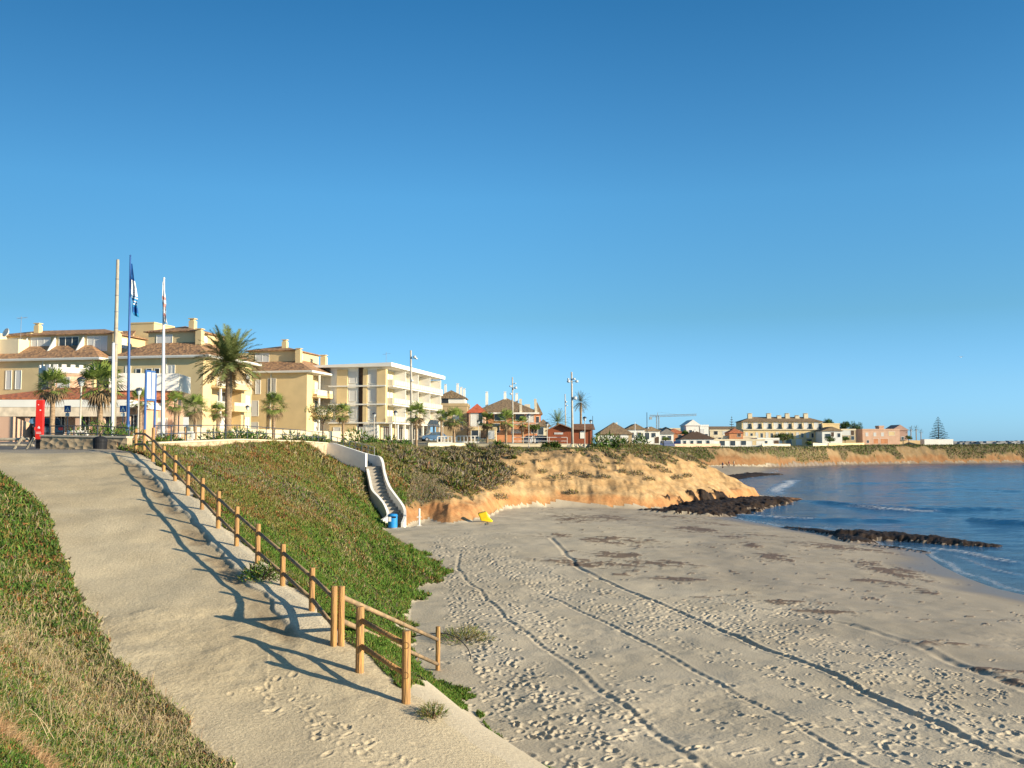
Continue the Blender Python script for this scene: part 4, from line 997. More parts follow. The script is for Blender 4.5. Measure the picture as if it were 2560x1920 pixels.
villa('ochre apartment block with hipped tiled roof, right of the big date palm', -32.1, 150, 14.5, 15, 8.0, 10.5,
      [(-10.2, -9.3, 7.2, 9.5, SHUT, 0), (-8.7, -7.8, 7.2, 9.5, SHUT, 0), (-6.6, -5.2, 6.6, 9.7, GLS, 5), (-9.9, -8.1, 3.7, 6.2, SHUT, 0), (-9.9, -8.1, .6, 2.8, SHUT, 0), (-13.4, -12.4, 7.2, 9.5, SHUT, 0), (-13.6, -12, 3.7, 6.2, SHUT, 0)], 1)
villa('ochre apartment block with curved balconies directly behind the flagpoles', -40.0, 124, 12.5, 13.5, 8.0, 10.5,
      [(-11.2, -10.4, 7.4, 9.6, SHUT, 0), (-9.7, -8.9, 7.0, 9.2, GLS, 0), (-8.2, -7.3, 7.0, 9.2, GLS, 0), (-7.0, -6.2, 7.0, 9.2, GLS, 0), (-5.2, -4.0, 7.0, 9.6, SHUT, 1), (-9.6, -7.8, 3.7, 5.9, SHUT, 0), (-5.6, -4.0, 3.7, 5.9, SHUT, 0)], 2)
t = villa('long ochre apartment block with glazed attic terraces at the far left', -55.6, 127.5, 18.5, 13, 8.0, 10.5,
      [(u, u + .95, 6.7, 9.3, SHUT, 0) for u in (-17.3, -15.8, -13.5, -12, -4.5, -2.6)] + [(u, u + 1.4, 3.4, 5.6, SHUT, 0) for u in (-17, -13, -4)], 3, attic=(-.98, .02))
for k in range(4):
    m = MB(); u = -17.2 + k * 4.4; m.prism([(1.2, 11.5), (3.15, 11.5), (3.15, 14.2)], 'x', u - .09, u + .09); m.build('terrace_screen', WHT, t)
    window(t, 'F', u + .5, u + 3.6, 12.0, 14.1, SHUT if k % 2 else GLS, off=3.2, bars=2)
# stair tower with a sloping tiled roof between the two blocks
t = thing('stair_tower', 'flat topped ochre stair tower rising between the two left apartment blocks', 'tower', (X_at(345, 142), 142, 8.0), BANG)
m = MB(); m.box(-4, 3, 0, 9, -1, 15.4); m.box(-2.8, 1.2, 1.5, 7, 15.4, 17.4); m.box(-2.9, 1.3, 1.4, 7.1, 17.4, 17.6); m.box(3.001, 6.5, 1, 8, -1, 14.2); m.build('wall', OCH, t)
m = MB(); m.prism([(-5.5, 11.4), (-.5, 15.9), (-.5, 16.1), (-5.7, 11.5)], 'x', -8.5, -.5); m.build('roof', TILE, t)
m = MB(); m.prism([(-5.6, 8.5), (-.3, 8.5), (-.3, 15.8), (-5.4, 11.3)], 'x', -8.2, -4.3); m.prism([(-5.6, 8.5), (-.3, 8.5), (-.3, 15.8), (-5.4, 11.3)], 'x', -2.9, -.9); m.build('gable_wall', OCH, t)
window(t, 'F', -3.4, -1.9, 12.8, 14.6, SHUT, bars=1)
# tall plain block at the left edge
t = thing('apartment_building', 'tall plain ochre block cut by the left edge of the picture', 'apartment building', (X_at(38, 131), 131, 8.0), BANG)
m = MB(); m.box(-3.4, 0, 0, 3.9, -1, 13.7); m.box(-14, -3.401, -1.2, 3.9, -1, 14.6); m.build('wall', CREAM, t)
m = MB(); m.box(-14, -3.0, -3.9, -1.201, -1, 11.4); m.build('shaded_front', SPINK, t)  # front lying in shade, its mauve dimness put into the plaster colour
chimney(t, -.6, 3, 13.7, .8, .3)
d = MB(); d.lathe([(.05, 0), (.4, .08), (.62, .28), (.66, .36), (.6, .34), (.36, .16), (.05, .1)], 14); o = d.build('satellite_dish', WHT, t, smooth=True); o.location = (-1.9, .2, 14.5); o.rotation_euler = (radians(70), 0, radians(-20))
m = MB(); m.tube([(-.9, 1.5, 13), (-.9, 1.5, 17.0)], .03, 5); m.tube([(-1.6, 1.5, 16.7), (.1, 1.5, 16.9)], .02, 4)
for k in range(6): m.tube([(-1.4 + k * .25, 1.2, 16.8), (-1.4 + k * .25, 1.8, 16.8)], .012, 4)
m.build('antenna', GREYM, t)

# ---- white block with four floors of balconies
t = thing('apartment_building', 'white and ochre four storey flat roofed block with long balconies facing the sea', 'apartment building', (-20.5, 155, 7.9), BANG)
D = 31
m = MB(); m.box(-9.6, -4.85, .5, D, -1, 11.9); m.box(-3.9, -1.5, .5, D, -1, 11.9); m.box(-4.85, -3.9, 1.4, D, -1, 11.9); m.box(-14.5, -9.6, 2.0, D, -1, 11.9); m.build('wall', WHT, t)
m = MB()
for (a, b) in ((-8.9, -7.6), (-5.9, -4.86), (-3.85, -3.0)): pass
for (a, b) in ((-1.5, 0.0), (-4.6 + .7, -3.2)): m.box(a, b, .2, .499, 2.9, 11.6)
m.box(-1.5, 0, .5, 1.1, 2.9, 11.6); m.box(-9.6, -5.0, .2, .499, -1, 2.8); m.box(-8.4, -6.6, .2, .499, 2.9, 11.6)
m.build('ochre_panel', OCH, t)
m = MB(); m.box(-4.84, -3.91, .9, 1.39, 0, 12.1); m.build('shaft', BRN, t)  # dark brown strip in the recess, standing in for the shade there
m = MB(); m.prism([(-15.3, 11.9), (1.3, 11.9), (1.3, 12.55), (-15.3, 12.2)], 'y', -.9, D + .4); m.build('roof', WHT, t)
m = MB()
for z in (2.75, 5.75, 8.75): m.box(-9.8, .05, -.02, .199, z, z + .22); m.box(-1.499, 1.0, 1.101, D, z, z + .2)
m.build('floor_slab', WHT, t)
for k, z in enumerate((2.95, 5.95, 8.95)):
    window(t, 'F', -3.1 + .0, -1.6, z + .3, z + 2.6, SHUT, off=.49)
    window(t, 'F', -11.5, -9.9, z + .2, z + 2.5, SHUT, off=1.99)
    window(t, 'F', -6.4, -5.1, z + .4, z + 2.4, SHUT, off=.49) 
    for q in range(4):
        y0 = 1.6 + q * 7.3
        o = MB(); o.box(-1.499, -1.42, y0 + .1, y0 + 6.9, z, z + 2.78); o.build('back_wall', OCH, t)
        window(t, 'S', y0 + .5, y0 + 1.9, z + .05, z + 2.2, SHUT, off=-1.42, name='shutter'); window(t, 'S', y0 + 2.6, y0 + 4.4, z + .05, z + 2.2, SHUT, off=-1.42, bars=1); window(t, 'S', y0 + 5.0, y0 + 6.3, z + .05, z + 2.2, SHUT if (q * k) % 3 != 1 else GLS, off=-1.42, bars=1)
        o = MB(); o.box(-1.41, .7, y0 + 6.95, y0 + 7.12, z + .002, z + 2.76); o.build('partition', WHT, t)
        r = MB(); r.box(.92, .97, y0, y0 + 7.25, z + .92, z + .98); r.box(.93, .955, y0 + .05, y0 + 7.2, z + .12, z + .919)
        for s in range(7): r.box(.9, .99, y0 + s * 1.2, y0 + s * 1.2 + .06, z, z + .918)
        r.build('railing', RAIL, t)
    r = MB(); r.box(-.8, .9, 1.12, 1.16, z, z + .98); r.build('railing', RAIL, t)
for q in range(9): 
    o = MB(); o.box(.3, .62, 1.3 + q * 3.6, 1.62 + q * 3.6, -1, 2.74); o.build('column', WHT, t)
o = MB(); o.box(-1.499, -1.4, 1.2, 13, -1, 2.7); o.build('ground_floor_wall', OCH, t)
for q in range(4): window(t, 'S', 3 + q * 7.0, 6.4 + q * 7, .2, 2.4, GLS, off=-1.39, bars=2)
window(t, 'F', -4.6, -3.4, .4, 2.2, SHUT, off=.49); window(t, 'F', -8.9, -7.6, .4, 2.2, SHUT, off=.2)
m = MB(); m.box(-11, -6, 12, 16, 12.3, 12.9); m.build('roof_box', GREYM, t)
m = MB(); m.tube([(-3, 9, 12.3), (-3, 9, 15.2)], .03, 5); m.tube([(-3.6, 9, 14.8), (-2.2, 9, 15)], .02, 4); m.build('antenna', GREYM, t)

# ---- restaurant with orange roof in front of the left blocks, round crenellated turret
t = thing('restaurant', 'long low restaurant with orange tiled roof and white fascia at the left', 'restaurant', (X_at(318, 92), 92, 7.6), 0)
W_ = X_at(318, 92) - X_at(-60, 92); 
m = MB(); m.box(-W_, 0, 4.0, 12, -1, 3.2); m.build('wall', PINK, t)
m = MB(); m.hip(-W_, 0, 0, 11, 4.05, 1.35, over=.3); m.build('roof', TILEO, t)
m = MB(); m.box(-W_ - .3, .3, -.35, 12, 3.2, 3.9); m.build('fascia', WHT, t)
m = MB(); m.box(-W_, 0, -.3, -.1, 2.3, 3.199); m.build('awning', mat('cream_awning', (.72, .60, .45), scale=2), t)
for k in range(7):
    m = MB(); m.box(-W_ * k / 6 - .18, -W_ * k / 6 + .18, -.05, .3, -1, 2.29); m.build('column', PINK, t)
for k in range(5): window(t, 'F', -W_ * (k + .75) / 6, -W_ * (k + .25) / 6, .6, 2.6, GLS, off=4.0, bars=2)
t = thing('turret', 'round white crenellated turret above the orange roof', 'turret', (X_at(163, 104), 104, 7.6), 0)
m = MB(); m.lathe([(2.45, 0), (2.45, 6.9), (2.6, 7.1), (2.6, 7.6), (2.3, 7.6), (2.3, 7.4)], 32); m.build('wall', PINK, t, smooth=False)
m = MB(); m.lathe([(2.66, 7.15), (2.8, 7.25), (2.8, 7.8), (2.62, 7.8), (2.62, 7.16)], 32)
for k in range(20):
    a = 2 * pi * k / 20; m.obox((2.7 * cos(a), 2.7 * sin(a)), (-sin(a), cos(a)), .22, .09, 7.802, 8.1)
m.build('parapet', WHT, t)
window(t, 'F', -.15, 1.45, 4.6, 6.8, SHUT, off=-2.42)
# curved white terrace building right of the turret
t = thing('terrace_building', 'white curved terrace with orange tiled canopy behind the flagpoles', 'building', (X_at(430, 100), 100, 7.6), .12)
m = MB(); m.box(-5, 0, 0, 5.5, -1, 5.19); m.build('wall', PINK, t)
m = MB(); m.box(-6.3, .6, -.5, 5.5, 5.2, 7.0); m.build('parapet', WHT, t)
m = MB(); m.prism([(-1.6, 4.3), (-.5, 5.0), (-.01, 5.0), (-.01, 4.8), (-.4, 4.8), (-1.6, 4.2)], 'x', -5.6, .9); m.build('canopy', TILEO, t)
for k in range(3): window(t, 'F', -4.7 + k * 1.6, -3.7 + k * 1.6, .4, 2.4, GLS if k % 2 else SHUT, bars=1)

# ---- generic low houses, sized from what they cover in the picture
def house(label, px0, px1, Y, ytop, m1, roof=None, rh=0.0, rm=None, depth=9, base=None, win=(), chim=(), name='house', cat='house', gable=False, door=True, parap=None, rot=0.0, over=.4):
    zb = ground((px0 + px1) / 2 * 0 + X_at((px0 + px1) / 2, Y), Y) - .4 if base is None else base
    x0, x1 = X_at(px0, Y, zb), X_at(px1, Y, zb); W = x1 - x0; zt = Z_at(ytop, Y) - zb
    t = thing(name, label, cat, (x1, Y, zb), rot)
    m = MB(); m.box(-W, 0, 0, depth, -.5, zt); m.build('wall', m1, t)
    if roof == 'hip' or roof == 'gable':
        m = MB(); m.hip(-W, 0, 0, depth, zt + .12, rh, over=over, gable=gable or roof == 'gable'); m.build('roof', rm or TILED, t)
    else:
        m = MB(); m.box(-W - .12, .12, -.12, .1, zt - .25, zt + .3); m.box(-W - .12, -W + .1, .101, depth + .1, zt - .25, zt + .3); m.box(-.1, .12, .101, depth + .1, zt - .25, zt + .3); m.build('parapet', parap or m1, t)
    for (px, py, w_, h_, g) in win:
        c = X_at(px, Y, zb) - x1; z = Z_at(py, Y) - zb; window(t, 'F', c - w_ / 2, c + w_ / 2, z - h_ / 2, z + h_ / 2, g)
    for (px, h_) in chim:
        chimney(t, X_at(px, Y) - x1, depth * .45, zt, h_ * .75 + rh * .75, .27, WHT)
    if door:
        window(t, 'S', 2, 3, .4, 2.5, GLS)
    return t
S, G = SHUT, GLS
house('plain ochre rear block linking the two hipped roof blocks behind the big date palm', 560, 672, 172, 886, OCH, None, depth=8, base=8.0, win=[(600, 905, 1.6, 1.6, S), (625, 903, 1.8, 1.6, S), (640, 960, 1.4, 1.8, S)], name='apartment_building', cat='apartment building', rot=BANG * .5)
# middle row behind the promenade palms
t = house('long terraced house with wide brown tiled roof and white chimneys', 1190, 1340, 186, 1030, BRK, 'hip', 2.9, TILED, 12, win=[(1250, 1042, 2.2, 1.6, G), (1300, 1042, 1.8, 1.6, G), (1325, 1044, 1.6, 1.8, S), (1240, 1070, 1.5, 1.8, G), (1290, 1072, 2, 1.8, S), (1335, 1072, 1.2, 1.8, G)], chim=[(1215, 2.3), (1262, 2.3), (1292, 1.9)], name='terraced_house')
for k, (a, b) in enumerate(((1268, 1302), (1304, 1340))):
    xa = X_at(a, 186) - t.location.x; xb = X_at(b, 186) - t.location.x
    pr = [(-.5, 6.35), (5.6, 9.0), (5.6, 9.25), (-.5, 6.6)]; m = MB(); m.prism(pr, 'x', xb - .25, xb + .25); m.build('lit_roof_strip', CREAM, t)  # cream strips stand in for the sunlit facets of the roof
    m = MB(); m.prism([(.8, 7.05), (3.0, 7.05), (3.0, 8.05)], 'x', xa + .6, xa + 1.7); m.build('dormer', CREAM, t)
m = MB(); m.box(-12.0, .6, -1.6, -.001, 6.0, 6.3); m.build('cornice', WHT, t)
balcony(t, -5.0, 1.2, -1.7, 2.5, 3.3, BRK, solid=.6, rail=WHT)
house('orange brown house at the right end of the terraced row', 1335, 1352, 196, 1036, BRK, 'hip', 2.4, TILED, 9, win=[(1343, 1050, .9, 1.5, G)])
house('small pink house with bright red roof among the palms', 1172, 1212, 172, 1032, PINK, 'hip', 1.6, REDT, 7, win=[(1186, 1048, 1.4, 2.6, S), (1200, 1048, 1.0, 2.4, G)])
house('wide beige house right of the white block with white roof terrace', 1090, 1168, 188, 1012, TAN_, None, depth=10, win=[(1110, 1040, 1.2, 1.6, G), (1140, 1040, 1.2, 1.6, S), (1150, 1065, 1.2, 1.6, G)])
house('white penthouse with chimneys above the beige house', 1094, 1162, 200, 996, WHT, 'gable', 1.6, TILED, 8, win=[(1112, 1003, 1.6, 1.2, G)], chim=[(1110, 2.2), (1141, 2.4), (1150, 1.4), (1158, 1.0)])
house('ochre ground floor building behind the palms right of the white fence', 1175, 1240, 168, 1072, OCH, None, depth=6, win=[(1188, 1084, 1.4, 1.9, G), (1210, 1084, 1.4, 1.9, BRN), (1228, 1084, 1.2, 1.9, S)])
house('low white house behind the parked silver cars', 1345, 1372, 170, 1066, CREAM, 'hip', 1.2, TILED, 7, win=[(1352, 1078, 1.1, 1.4, G)])
# wooden kiosk
zb = ground(X_at(1425, 150), 150) - .2
x1 = X_at(1481, 150); t = thing('wooden_kiosk', 'dark red wooden beach kiosk with shallow gabled roof on the promenade', 'kiosk', (x1, 150, zb), BANG * .0)
RW = mat('red_wood', (.26, .075, .035), scale=2.5, var=.18, stretch=(8, 8, .3)); Wk = x1 - X_at(1370, 150)
zr = Z_at(1066, 150) - zb; m = MB(); m.prism([(-Wk, -.2), (-Wk + Wk * .53, -.2), (-Wk + Wk * .53, zr - .5), (-Wk + Wk * .265, zr + .25), (-Wk, zr - .6)], 'y', 0, 6); m.box(-Wk * .47 + .001, 0, .25, 6, -.2, zr - .45); m.build('wall', RW, t)
m = MB(); m.prism([(-Wk * 1.04, zr - .75), (-Wk * .735, zr + .3), (-Wk * .43, zr - .5), (-Wk * .43, zr - .38), (-Wk * .735, zr + .45), (-Wk * 1.04, zr - .6)], 'y', -.7, 6.4); m.prism([(-.3, zr - .55), (2.6, zr + .3), (6.6, zr - .5), (6.6, zr - .35), (2.6, zr + .45), (-.5, zr - .5)], 'x', -Wk * .43, .4); m.build('roof', mat('brown_roof_boards', (.22, .11, .06), scale=3, var=.2), t)
m = MB(); m.box(-Wk * .86, -Wk * .66, -.06, -.001, zr - 1.25, zr - .95); m.build('sign_plate', mat('sign_grey', (.5, .5, .5)), t)
m = MB(); m.box(-1.9, -1.15, .17, .249, 1.35, 2.5); m.build('notice_board', WHT, t)
m = MB(); m.box(-3.9, -3.1, .18, .249, 0, 2.0); m.build('door', RW, t)
# pyramid roofed house and the white cluster to its right
house('house with big brown pyramid roof right of the kiosk', 1498, 1580, 240, 1086, TAN_, 'hip', 3.0, TILED, 9, win=[(1520, 1094, 1.2, 1.4, G), (1560, 1094, 1.4, 1.8, S)], chim=[(1546, .6)])
house('low white annexe wall in front of the pyramid roofed house', 1495, 1570, 233, 1092, WHT, None, depth=4, win=[(1530, 1101, 1, 1, G)], cat='house')
house('white two storey house with balcony right of the pyramid roof', 1568, 1612, 262, 1074, WHT, 'gable', 1.5, TILED, 9, win=[(1580, 1088, 1.2, 1.6, G), (1598, 1088, 1.2, 1.6, G)])
house('white house with dark doorways left of the thin dark lamp pole', 1606, 1650, 273, 1078, WHT, 'gable', 1.2, TILED, 9, win=[(1618, 1090, 1.4, 2, G), (1634, 1088, 1.4, 1.4, G), (1642, 1100, 1.4, 2, BRN)])
house('grey roofed white house just right of the thin dark lamp pole', 1650, 1684, 286, 1085, WHT, 'gable', 1.5, mat('grey_roof', (.22, .2, .18)), 9, win=[(1660, 1095, 1.2, 1.4, G), (1674, 1095, 1.2, 1.4, G)])
house('house with brown roof below the construction crane', 1640, 1700, 330, 1085, CREAM, 'hip', 2.4, TILED, 10, win=[(1655, 1093, 1.6, 1.8, G), (1680, 1093, 1.6, 1.8, S)])
house('orange house with red tiled roof right of the crane', 1668, 1712, 320, 1084, BRK, 'hip', 1.6, TILEO, 9, win=[(1680, 1092, 1.3, 1.5, G), (1700, 1092, 1.3, 1.5, G)])
house('long pale house behind the orange one under the skyline', 1655, 1735, 380, 1072, CREAM, None, depth=10, win=[(1690, 1080, 2, 1.6, G)])
house('tall white gabled house standing above the bungalow', 1716, 1750, 326, 1064, WHT, 'gable', 1.9, WHT, 11, win=[(1727, 1080, 1.1, 1.5, G), (1740, 1090, 1.1, 1.5, G)])
house('white block with roof frame right of the white gabled house', 1748, 1772, 326, 1064, WHT, None, depth=9, win=[(1757, 1078, 1.2, 1.5, S), (1766, 1090, 1.2, 1.5, G)])
t = house('white bungalow with dark hipped roof at the edge of the second cove', 1702, 1786, 306, 1098, WHT, 'hip', 2.6, BRN, 10, win=[(1712, 1108, 1.1, 1.7, G), (1730, 1108, 1.1, 1.7, G), (1749, 1107, 1.7, 1.5, G), (1770, 1107, 1.2, 1.6, G)], chim=[(1744, 1.4)], base=6.4)
house('long low white row of houses with four porches beside the cove', 1786, 1912, 313, 1100, WHT, None, depth=9, win=[(1806, 1107, 1.8, 1.9, G), (1832, 1107, 1.8, 1.9, G), (1859, 1107, 1.8, 1.6, G), (1886, 1107, 1.4, 1.6, OCH)], base=6.2, parap=CREAM)
house('cream upper storey behind the long white row', 1785, 1892, 326, 1092, CREAM, None, depth=6, win=[(1800, 1097, 1.2, 1, G)], base=6.3)
house('white flat roofed house at the right end of the porch row', 1894, 1948, 320, 1097, WHT, None, depth=8, win=[(1941, 1106, 1.8, 1.5, BRN), (1915, 1107, 1.2, 1.4, G)], base=6.2)
house('grey house with water tanks behind the porch row', 1775, 1840, 345, 1076, CREAM, None, depth=8, win=[(1790, 1082, 1.5, 1.5, G), (1812, 1082, 1.5, 1.5, S)])
house('small orange house with red tiled roof behind the porch row', 1824, 1858, 325, 1083, BRK, 'hip', 1.6, TILEO, 7, win=[(1848, 1088, 1.3, 1.2, BRN)])
house('pale long house behind the small orange one', 1770, 1862, 420, 1073, PINK, 'gable', 1.2, TILED, 9, win=[(1800, 1080, 1.3, 1.3, G)])
# long ochre terrace
Yt = 372; zb = 6.4; x0, x1 = X_at(1859, Yt), X_at(2062, Yt); Wt = x1 - x0
t = thing('terraced_house', 'long three storey ochre terrace with brown roof and chimney row above the far cliff', 'terrace', (x1, Yt, zb), 0)
z1, z2, z3 = [Z_at(q, Yt) - zb for q in (1075, 1060, 1054)]
m = MB(); m.box(-Wt, 0, 0, 12, -1, z1); m.box(-Wt, 0, 2.4, 12, z1 + .2, z3); m.build('wall', OCH, t)
m = MB(); m.box(-Wt - .3, .3, -.5, 2.39, z1 + .001, z1 + .35); m.build('ledge', CREAM, t)
m = MB(); m.hip(-Wt, 0, 2.2, 12, z3 + .1, 1.9, over=.5); m.build('roof', TILED, t)
n = 8
for k in range(n):
    a = -Wt + Wt * (k + .5) / n
    m = MB(); m.prism([(1.0, z1 + .36), (2.39, z1 + .36), (2.39, z3 - .3)], 'x', a + Wt / n * .45, a + Wt / n * .49); m.build('terrace_screen', CREAM, t)
    window(t, 'F', a - 1.4, a + .3, z1 + .5, z3 - .2, SHUT, off=2.4); window(t, 'F', a + .35, a + 1.5, z1 + .4, z3 - .6, GLS, off=2.4)
    window(t, 'F', a - 1.2, a - .1, z1 - 3.0, z1 - .9, SHUT); window(t, 'F', a + .7, a + 1.7, z1 - 3.0, z1 - 1.2, GLS); window(t, 'F', a - 1.3, a + 1.0, .8, 3.0, SHUT if k % 2 else GLS)
for px in (1885, 1933, 1959, 1980, 2005, 2027): chimney(t, X_at(px, Yt) - x1, 6, z3 + 1.1, 2.0 if px not in (1959, 2005) else 1.2, .8, CREAM)
t = house('ochre wing with roof terrace at the right end of the long terrace', 2058, 2100, 378, 1060, OCH, None, depth=12, win=[(2070, 1084, 1.6, 1.6, G)], base=6.4)
t = house('white villa with small tiled gable at the right of the long terrace', 2056, 2106, 364, 1078, WHT, 'gable', 1.6, TILED, 8, win=[(2070, 1090, 2.2, 1.8, G), (2082, 1086, 1.2, 1.8, BRN), (2098, 1088, 1.2, 1.6, G)], base=6.2)
t = house('brown building with glazed corner balcony beside the white villa', 2104, 2140, 376, 1074, TAN_, None, depth=9, win=[(2117, 1082, 3.4, 2, S), (2132, 1082, 1.4, 2, BRN), (2115, 1095, 2, 1.6, G), (2132, 1095, 1.4, 1.6, G)], base=6.2, parap=CREAM)
t = house('salmon pink house with garages on the far headland', 2157, 2250, 385, 1074, PINK, None, depth=12, win=[(2168, 1086, 1.1, 1.5, S), (2188, 1086, 1.1, 1.5, S), (2207, 1086, 1.1, 1.5, S), (2230, 1084, 2.6, 1.7, OCH), (2190, 1103, 2.2, 2.2, BRK), (2211, 1103, 3.2, 2.2, BRK), (2170, 1104, 1.0, 1.2, G), (2257, 1096, .9, 1.4, G)], base=6.8)
house('pink roof room on top of the salmon house', 2198, 2210, 387, 1066, PINK, None, depth=4, base=12.5, door=False, cat='roof room')
house('brown sloping roofed wing at the right of the salmon house', 2232, 2270, 392, 1076, SPINK, 'gable', 2.2, SPINK, 9, win=[(2257, 1096, 1.6, 1.6, G)], base=6.8)
# walls
def wall(label, pts, h, th, m1, name='wall', cat='wall', cap=None, zrel=None):
    """pts: (x, y, z_bottom, z_top)"""
    t = thing(name, label, cat, (pts[0][0], pts[0][1], 0), 0); ox, oy = pts[0][0], pts[0][1]
    m = MB(); c = MB()
    for i in range(len(pts) - 1):
        a, b = pts[i], pts[i + 1]; dx, dy = b[0] - a[0], b[1] - a[1]; l = math.hypot(dx, dy); nx, ny = -dy / l * th / 2, dx / l * th / 2
        q = [(a[0] - nx - ox, a[1] - ny - oy), (b[0] - nx - ox, b[1] - ny - oy), (b[0] + nx - ox, b[1] + ny - oy), (a[0] + nx - ox, a[1] + ny - oy)]; zb_ = [a[2], b[2], b[2], a[2]]; zt_ = [a[3], b[3], b[3], a[3]]
        m.add([(q[k][0], q[k][1], zb_[k]) for k in range(4)] + [(q[k][0], q[k][1], zt_[k]) for k in range(4)], [(0, 3, 2, 1), (4, 5, 6, 7), (0, 1, 5, 4), (1, 2, 6, 5), (2, 3, 7, 6), (3, 0, 4, 7)])
        if cap:
            s = 1 + .12 / th; q2 = [(a[0] - nx * s - ox, a[1] - ny * s - oy), (b[0] - nx * s - ox, b[1] - ny * s - oy), (b[0] + nx * s - ox, b[1] + ny * s - oy), (a[0] + nx * s - ox, a[1] + ny * s - oy)]
            c.add([(q2[k][0], q2[k][1], zt_[k] + .002) for k in range(4)] + [(q2[k][0], q2[k][1], zt_[k] + .08) for k in range(4)], [(0, 3, 2, 1), (4, 5, 6, 7), (0, 1, 5, 4), (1, 2, 6, 5), (2, 3, 7, 6), (3, 0, 4, 7)])
    m.build('masonry', m1, t)
    if cap: c.build('coping', cap, t)
    return t
STONE = tile_mat('rubble_stone', (.50, .38, .24), (.24, .18, .12), 5.5); STONE2 = tile_mat('light_rubble', (.66, .50, .33), (.42, .31, .2), 3.5)
CAP = mat('stone_cap', (.46, .41, .33), scale=3, var=.12)
# rubble wall beside the black bin, top of path
a = (X_at(108, 43.5), 43.5); b = (X_at(324, 42.6), 42.6)
wall('low rubble stone wall with flat coping behind the black bin', [(a[0], a[1], 6.5, Z_at(1091, 43.5)), (b[0], b[1], 6.3, Z_at(1095, 42.6))], 1, .4, STONE, cap=CAP, name='stone_wall')
wall('sandstone retaining wall of the promenade ending at the white stairs', [(-16.75, 45, 6.3, 7.25), (-16.6, 58, 6.0, Z_at(1096, 58) - .1), (-16.05, 72, 5.9, Z_at(1101.5, 72) - .08), (-15.72, 81.0, 5.8, Z_at(1106.5, 81) - .08)], 1, .4, STONE2, cap=CREAM, name='retaining_wall')
pts = []
for (px, Y) in [(1068, 124), (1160, 131), (1260, 130), (1340, 130.3), (1430, 131), (1492, 133)]:
    x = X_at(px, Y); pts.append((x, Y, 6.4, Z_at(1108 + (px - 1080) / 410 * 3.0, Y)))
wall('low cream parapet along the promenade above the headland', pts, 1, .3, CREAM, name='parapet_wall', cap=CAP)
def simple_wall(label, px0, px1, Y, yt, m1, Y2=None, yt2=None, base=6.2, th=.25, name='garden_wall'):
    Y2 = Y2 or Y; yt2 = yt2 or yt
    return wall(label, [(X_at(px0, Y), Y, base, Z_at(yt, Y)), (X_at(px1, Y2), Y2, base, Z_at(yt2, Y2))], 1, th, m1, name=name, cap=None)
simple_wall('cream garden wall below the ochre blocks behind the promenade palms', 500, 900, 118, 1069, CREAM, 132, 1080)
simple_wall('white garden wall behind the white flagpole', 330, 500, 100, 1062, CREAM, 112, 1068)
simple_wall('salmon garden wall at the far left behind the wooden barrier', 0, 34, 58, 1042, PINK, 58, 1042, base=6.8, th=.4)
simple_wall('salmon garden wall with sloping top beside the red pylon', 34, 78, 58.3, 1046, PINK, 60, 1062, base=6.8, th=.4)
simple_wall('sand coloured wall in front of the bungalow with dark roof', 1677, 1800, 284, 1110, PINK, 301, 1109, base=5.6)
simple_wall('pale wall to the right of the porch row', 1905, 1975, 310, 1109, CREAM, 324, 1110, base=5.6)
simple_wall('pale yellow wall at the foot of the long terrace', 2071, 2160, 350, 1108, OCH, 372, 1107, base=5.8)
simple_wall('cream wall piece left of the yellow one near the cliff', 2032, 2066, 338, 1107, CREAM, 346, 1109, base=5.8)
simple_wall('grey wall between the salmon house and the white wall', 2240, 2308, 388, 1100, TAN_, 392, 1101, base=6.5)
simple_wall('bright white wall standing alone near the norfolk pine', 2306, 2378, 386, 1098, WHT, 386, 1098, base=6.5, th=4)
# white balustrade pieces
def balustrade(label, px0, px1, Y, yt, m1=WHT, h=.95, name='balustrade'):
    zt = Z_at(yt, Y); x0, x1 = X_at(px0, Y), X_at(px1, Y); t = thing(name, label, 'balustrade', (x0, Y, zt - h), 0); W = x1 - x0
    m = MB(); m.box(0, W, -.1, .1, h - .12, h); m.box(0, W, -.1, .1, -.3, .1); m.build('rail', m1, t); m = MB(); n = int(W / .45)
    for k in range(n + 1): m.box(W * k / n - .08, W * k / n + .08, -.07, .07, .101, h - .121)
    o = m.build('balusters', m1, t); o['kind'] = 'stuff'; return t
balustrade('white balustrade behind the parked dark car right of the white block', 1094, 1138, 138, 1090)
balustrade('white railing wall left of the leaning signpost', 448, 482, 62, 1078, h=.6)
balustrade('white terrace balustrade behind the red pylon', 170, 215, 60, 1076, h=.7)
balustrade('white low wall between the promenade palms', 1142, 1196, 140, 1089)

# ---- white walled stairs down to the beach
t = thing('staircase', 'white walled concrete staircase winding from the promenade down to the sand', 'staircase', (0, 0, 0), 0)
conc = mat('stair_concrete', (.30, .27, .23), scale=3, var=.15); WW = mat('stair_white', (.80, .79, .75), scale=1.5, var=.05, bump=.1)  # step concrete darkened, the side wall's shade put into its colour
m = MB()
def flight(a, b, n, wd):
    (x0, y0, z0), (x1, y1, z1) = a, b; dx, dy = x1 - x0, y1 - y0; l = math.hypot(dx, dy); 
    for k in range(n):
        tt = (k + .5) / n; z = z0 + (z1 - z0) * (k + .0) / n
        m.obox((x0 + dx * tt, y0 + dy * tt), (dx, dy), l / n / 2 - .002, wd, z - 1.3, z)
flight(STAIR[0], STAIR[1], 10, .75); flight(STAIR[2], STAIR[3], 3, .66); flight(STAIR[3], STAIR[4], 6, .64); flight(STAIR[4], STAIR[5], 5, .62); flight(STAIR[5], STAIR[6], 3, .62)
m.obox((-11.6, 79.75), (1, 0), .8, .54, 4.2, 5.44); m.build('steps', conc, t)
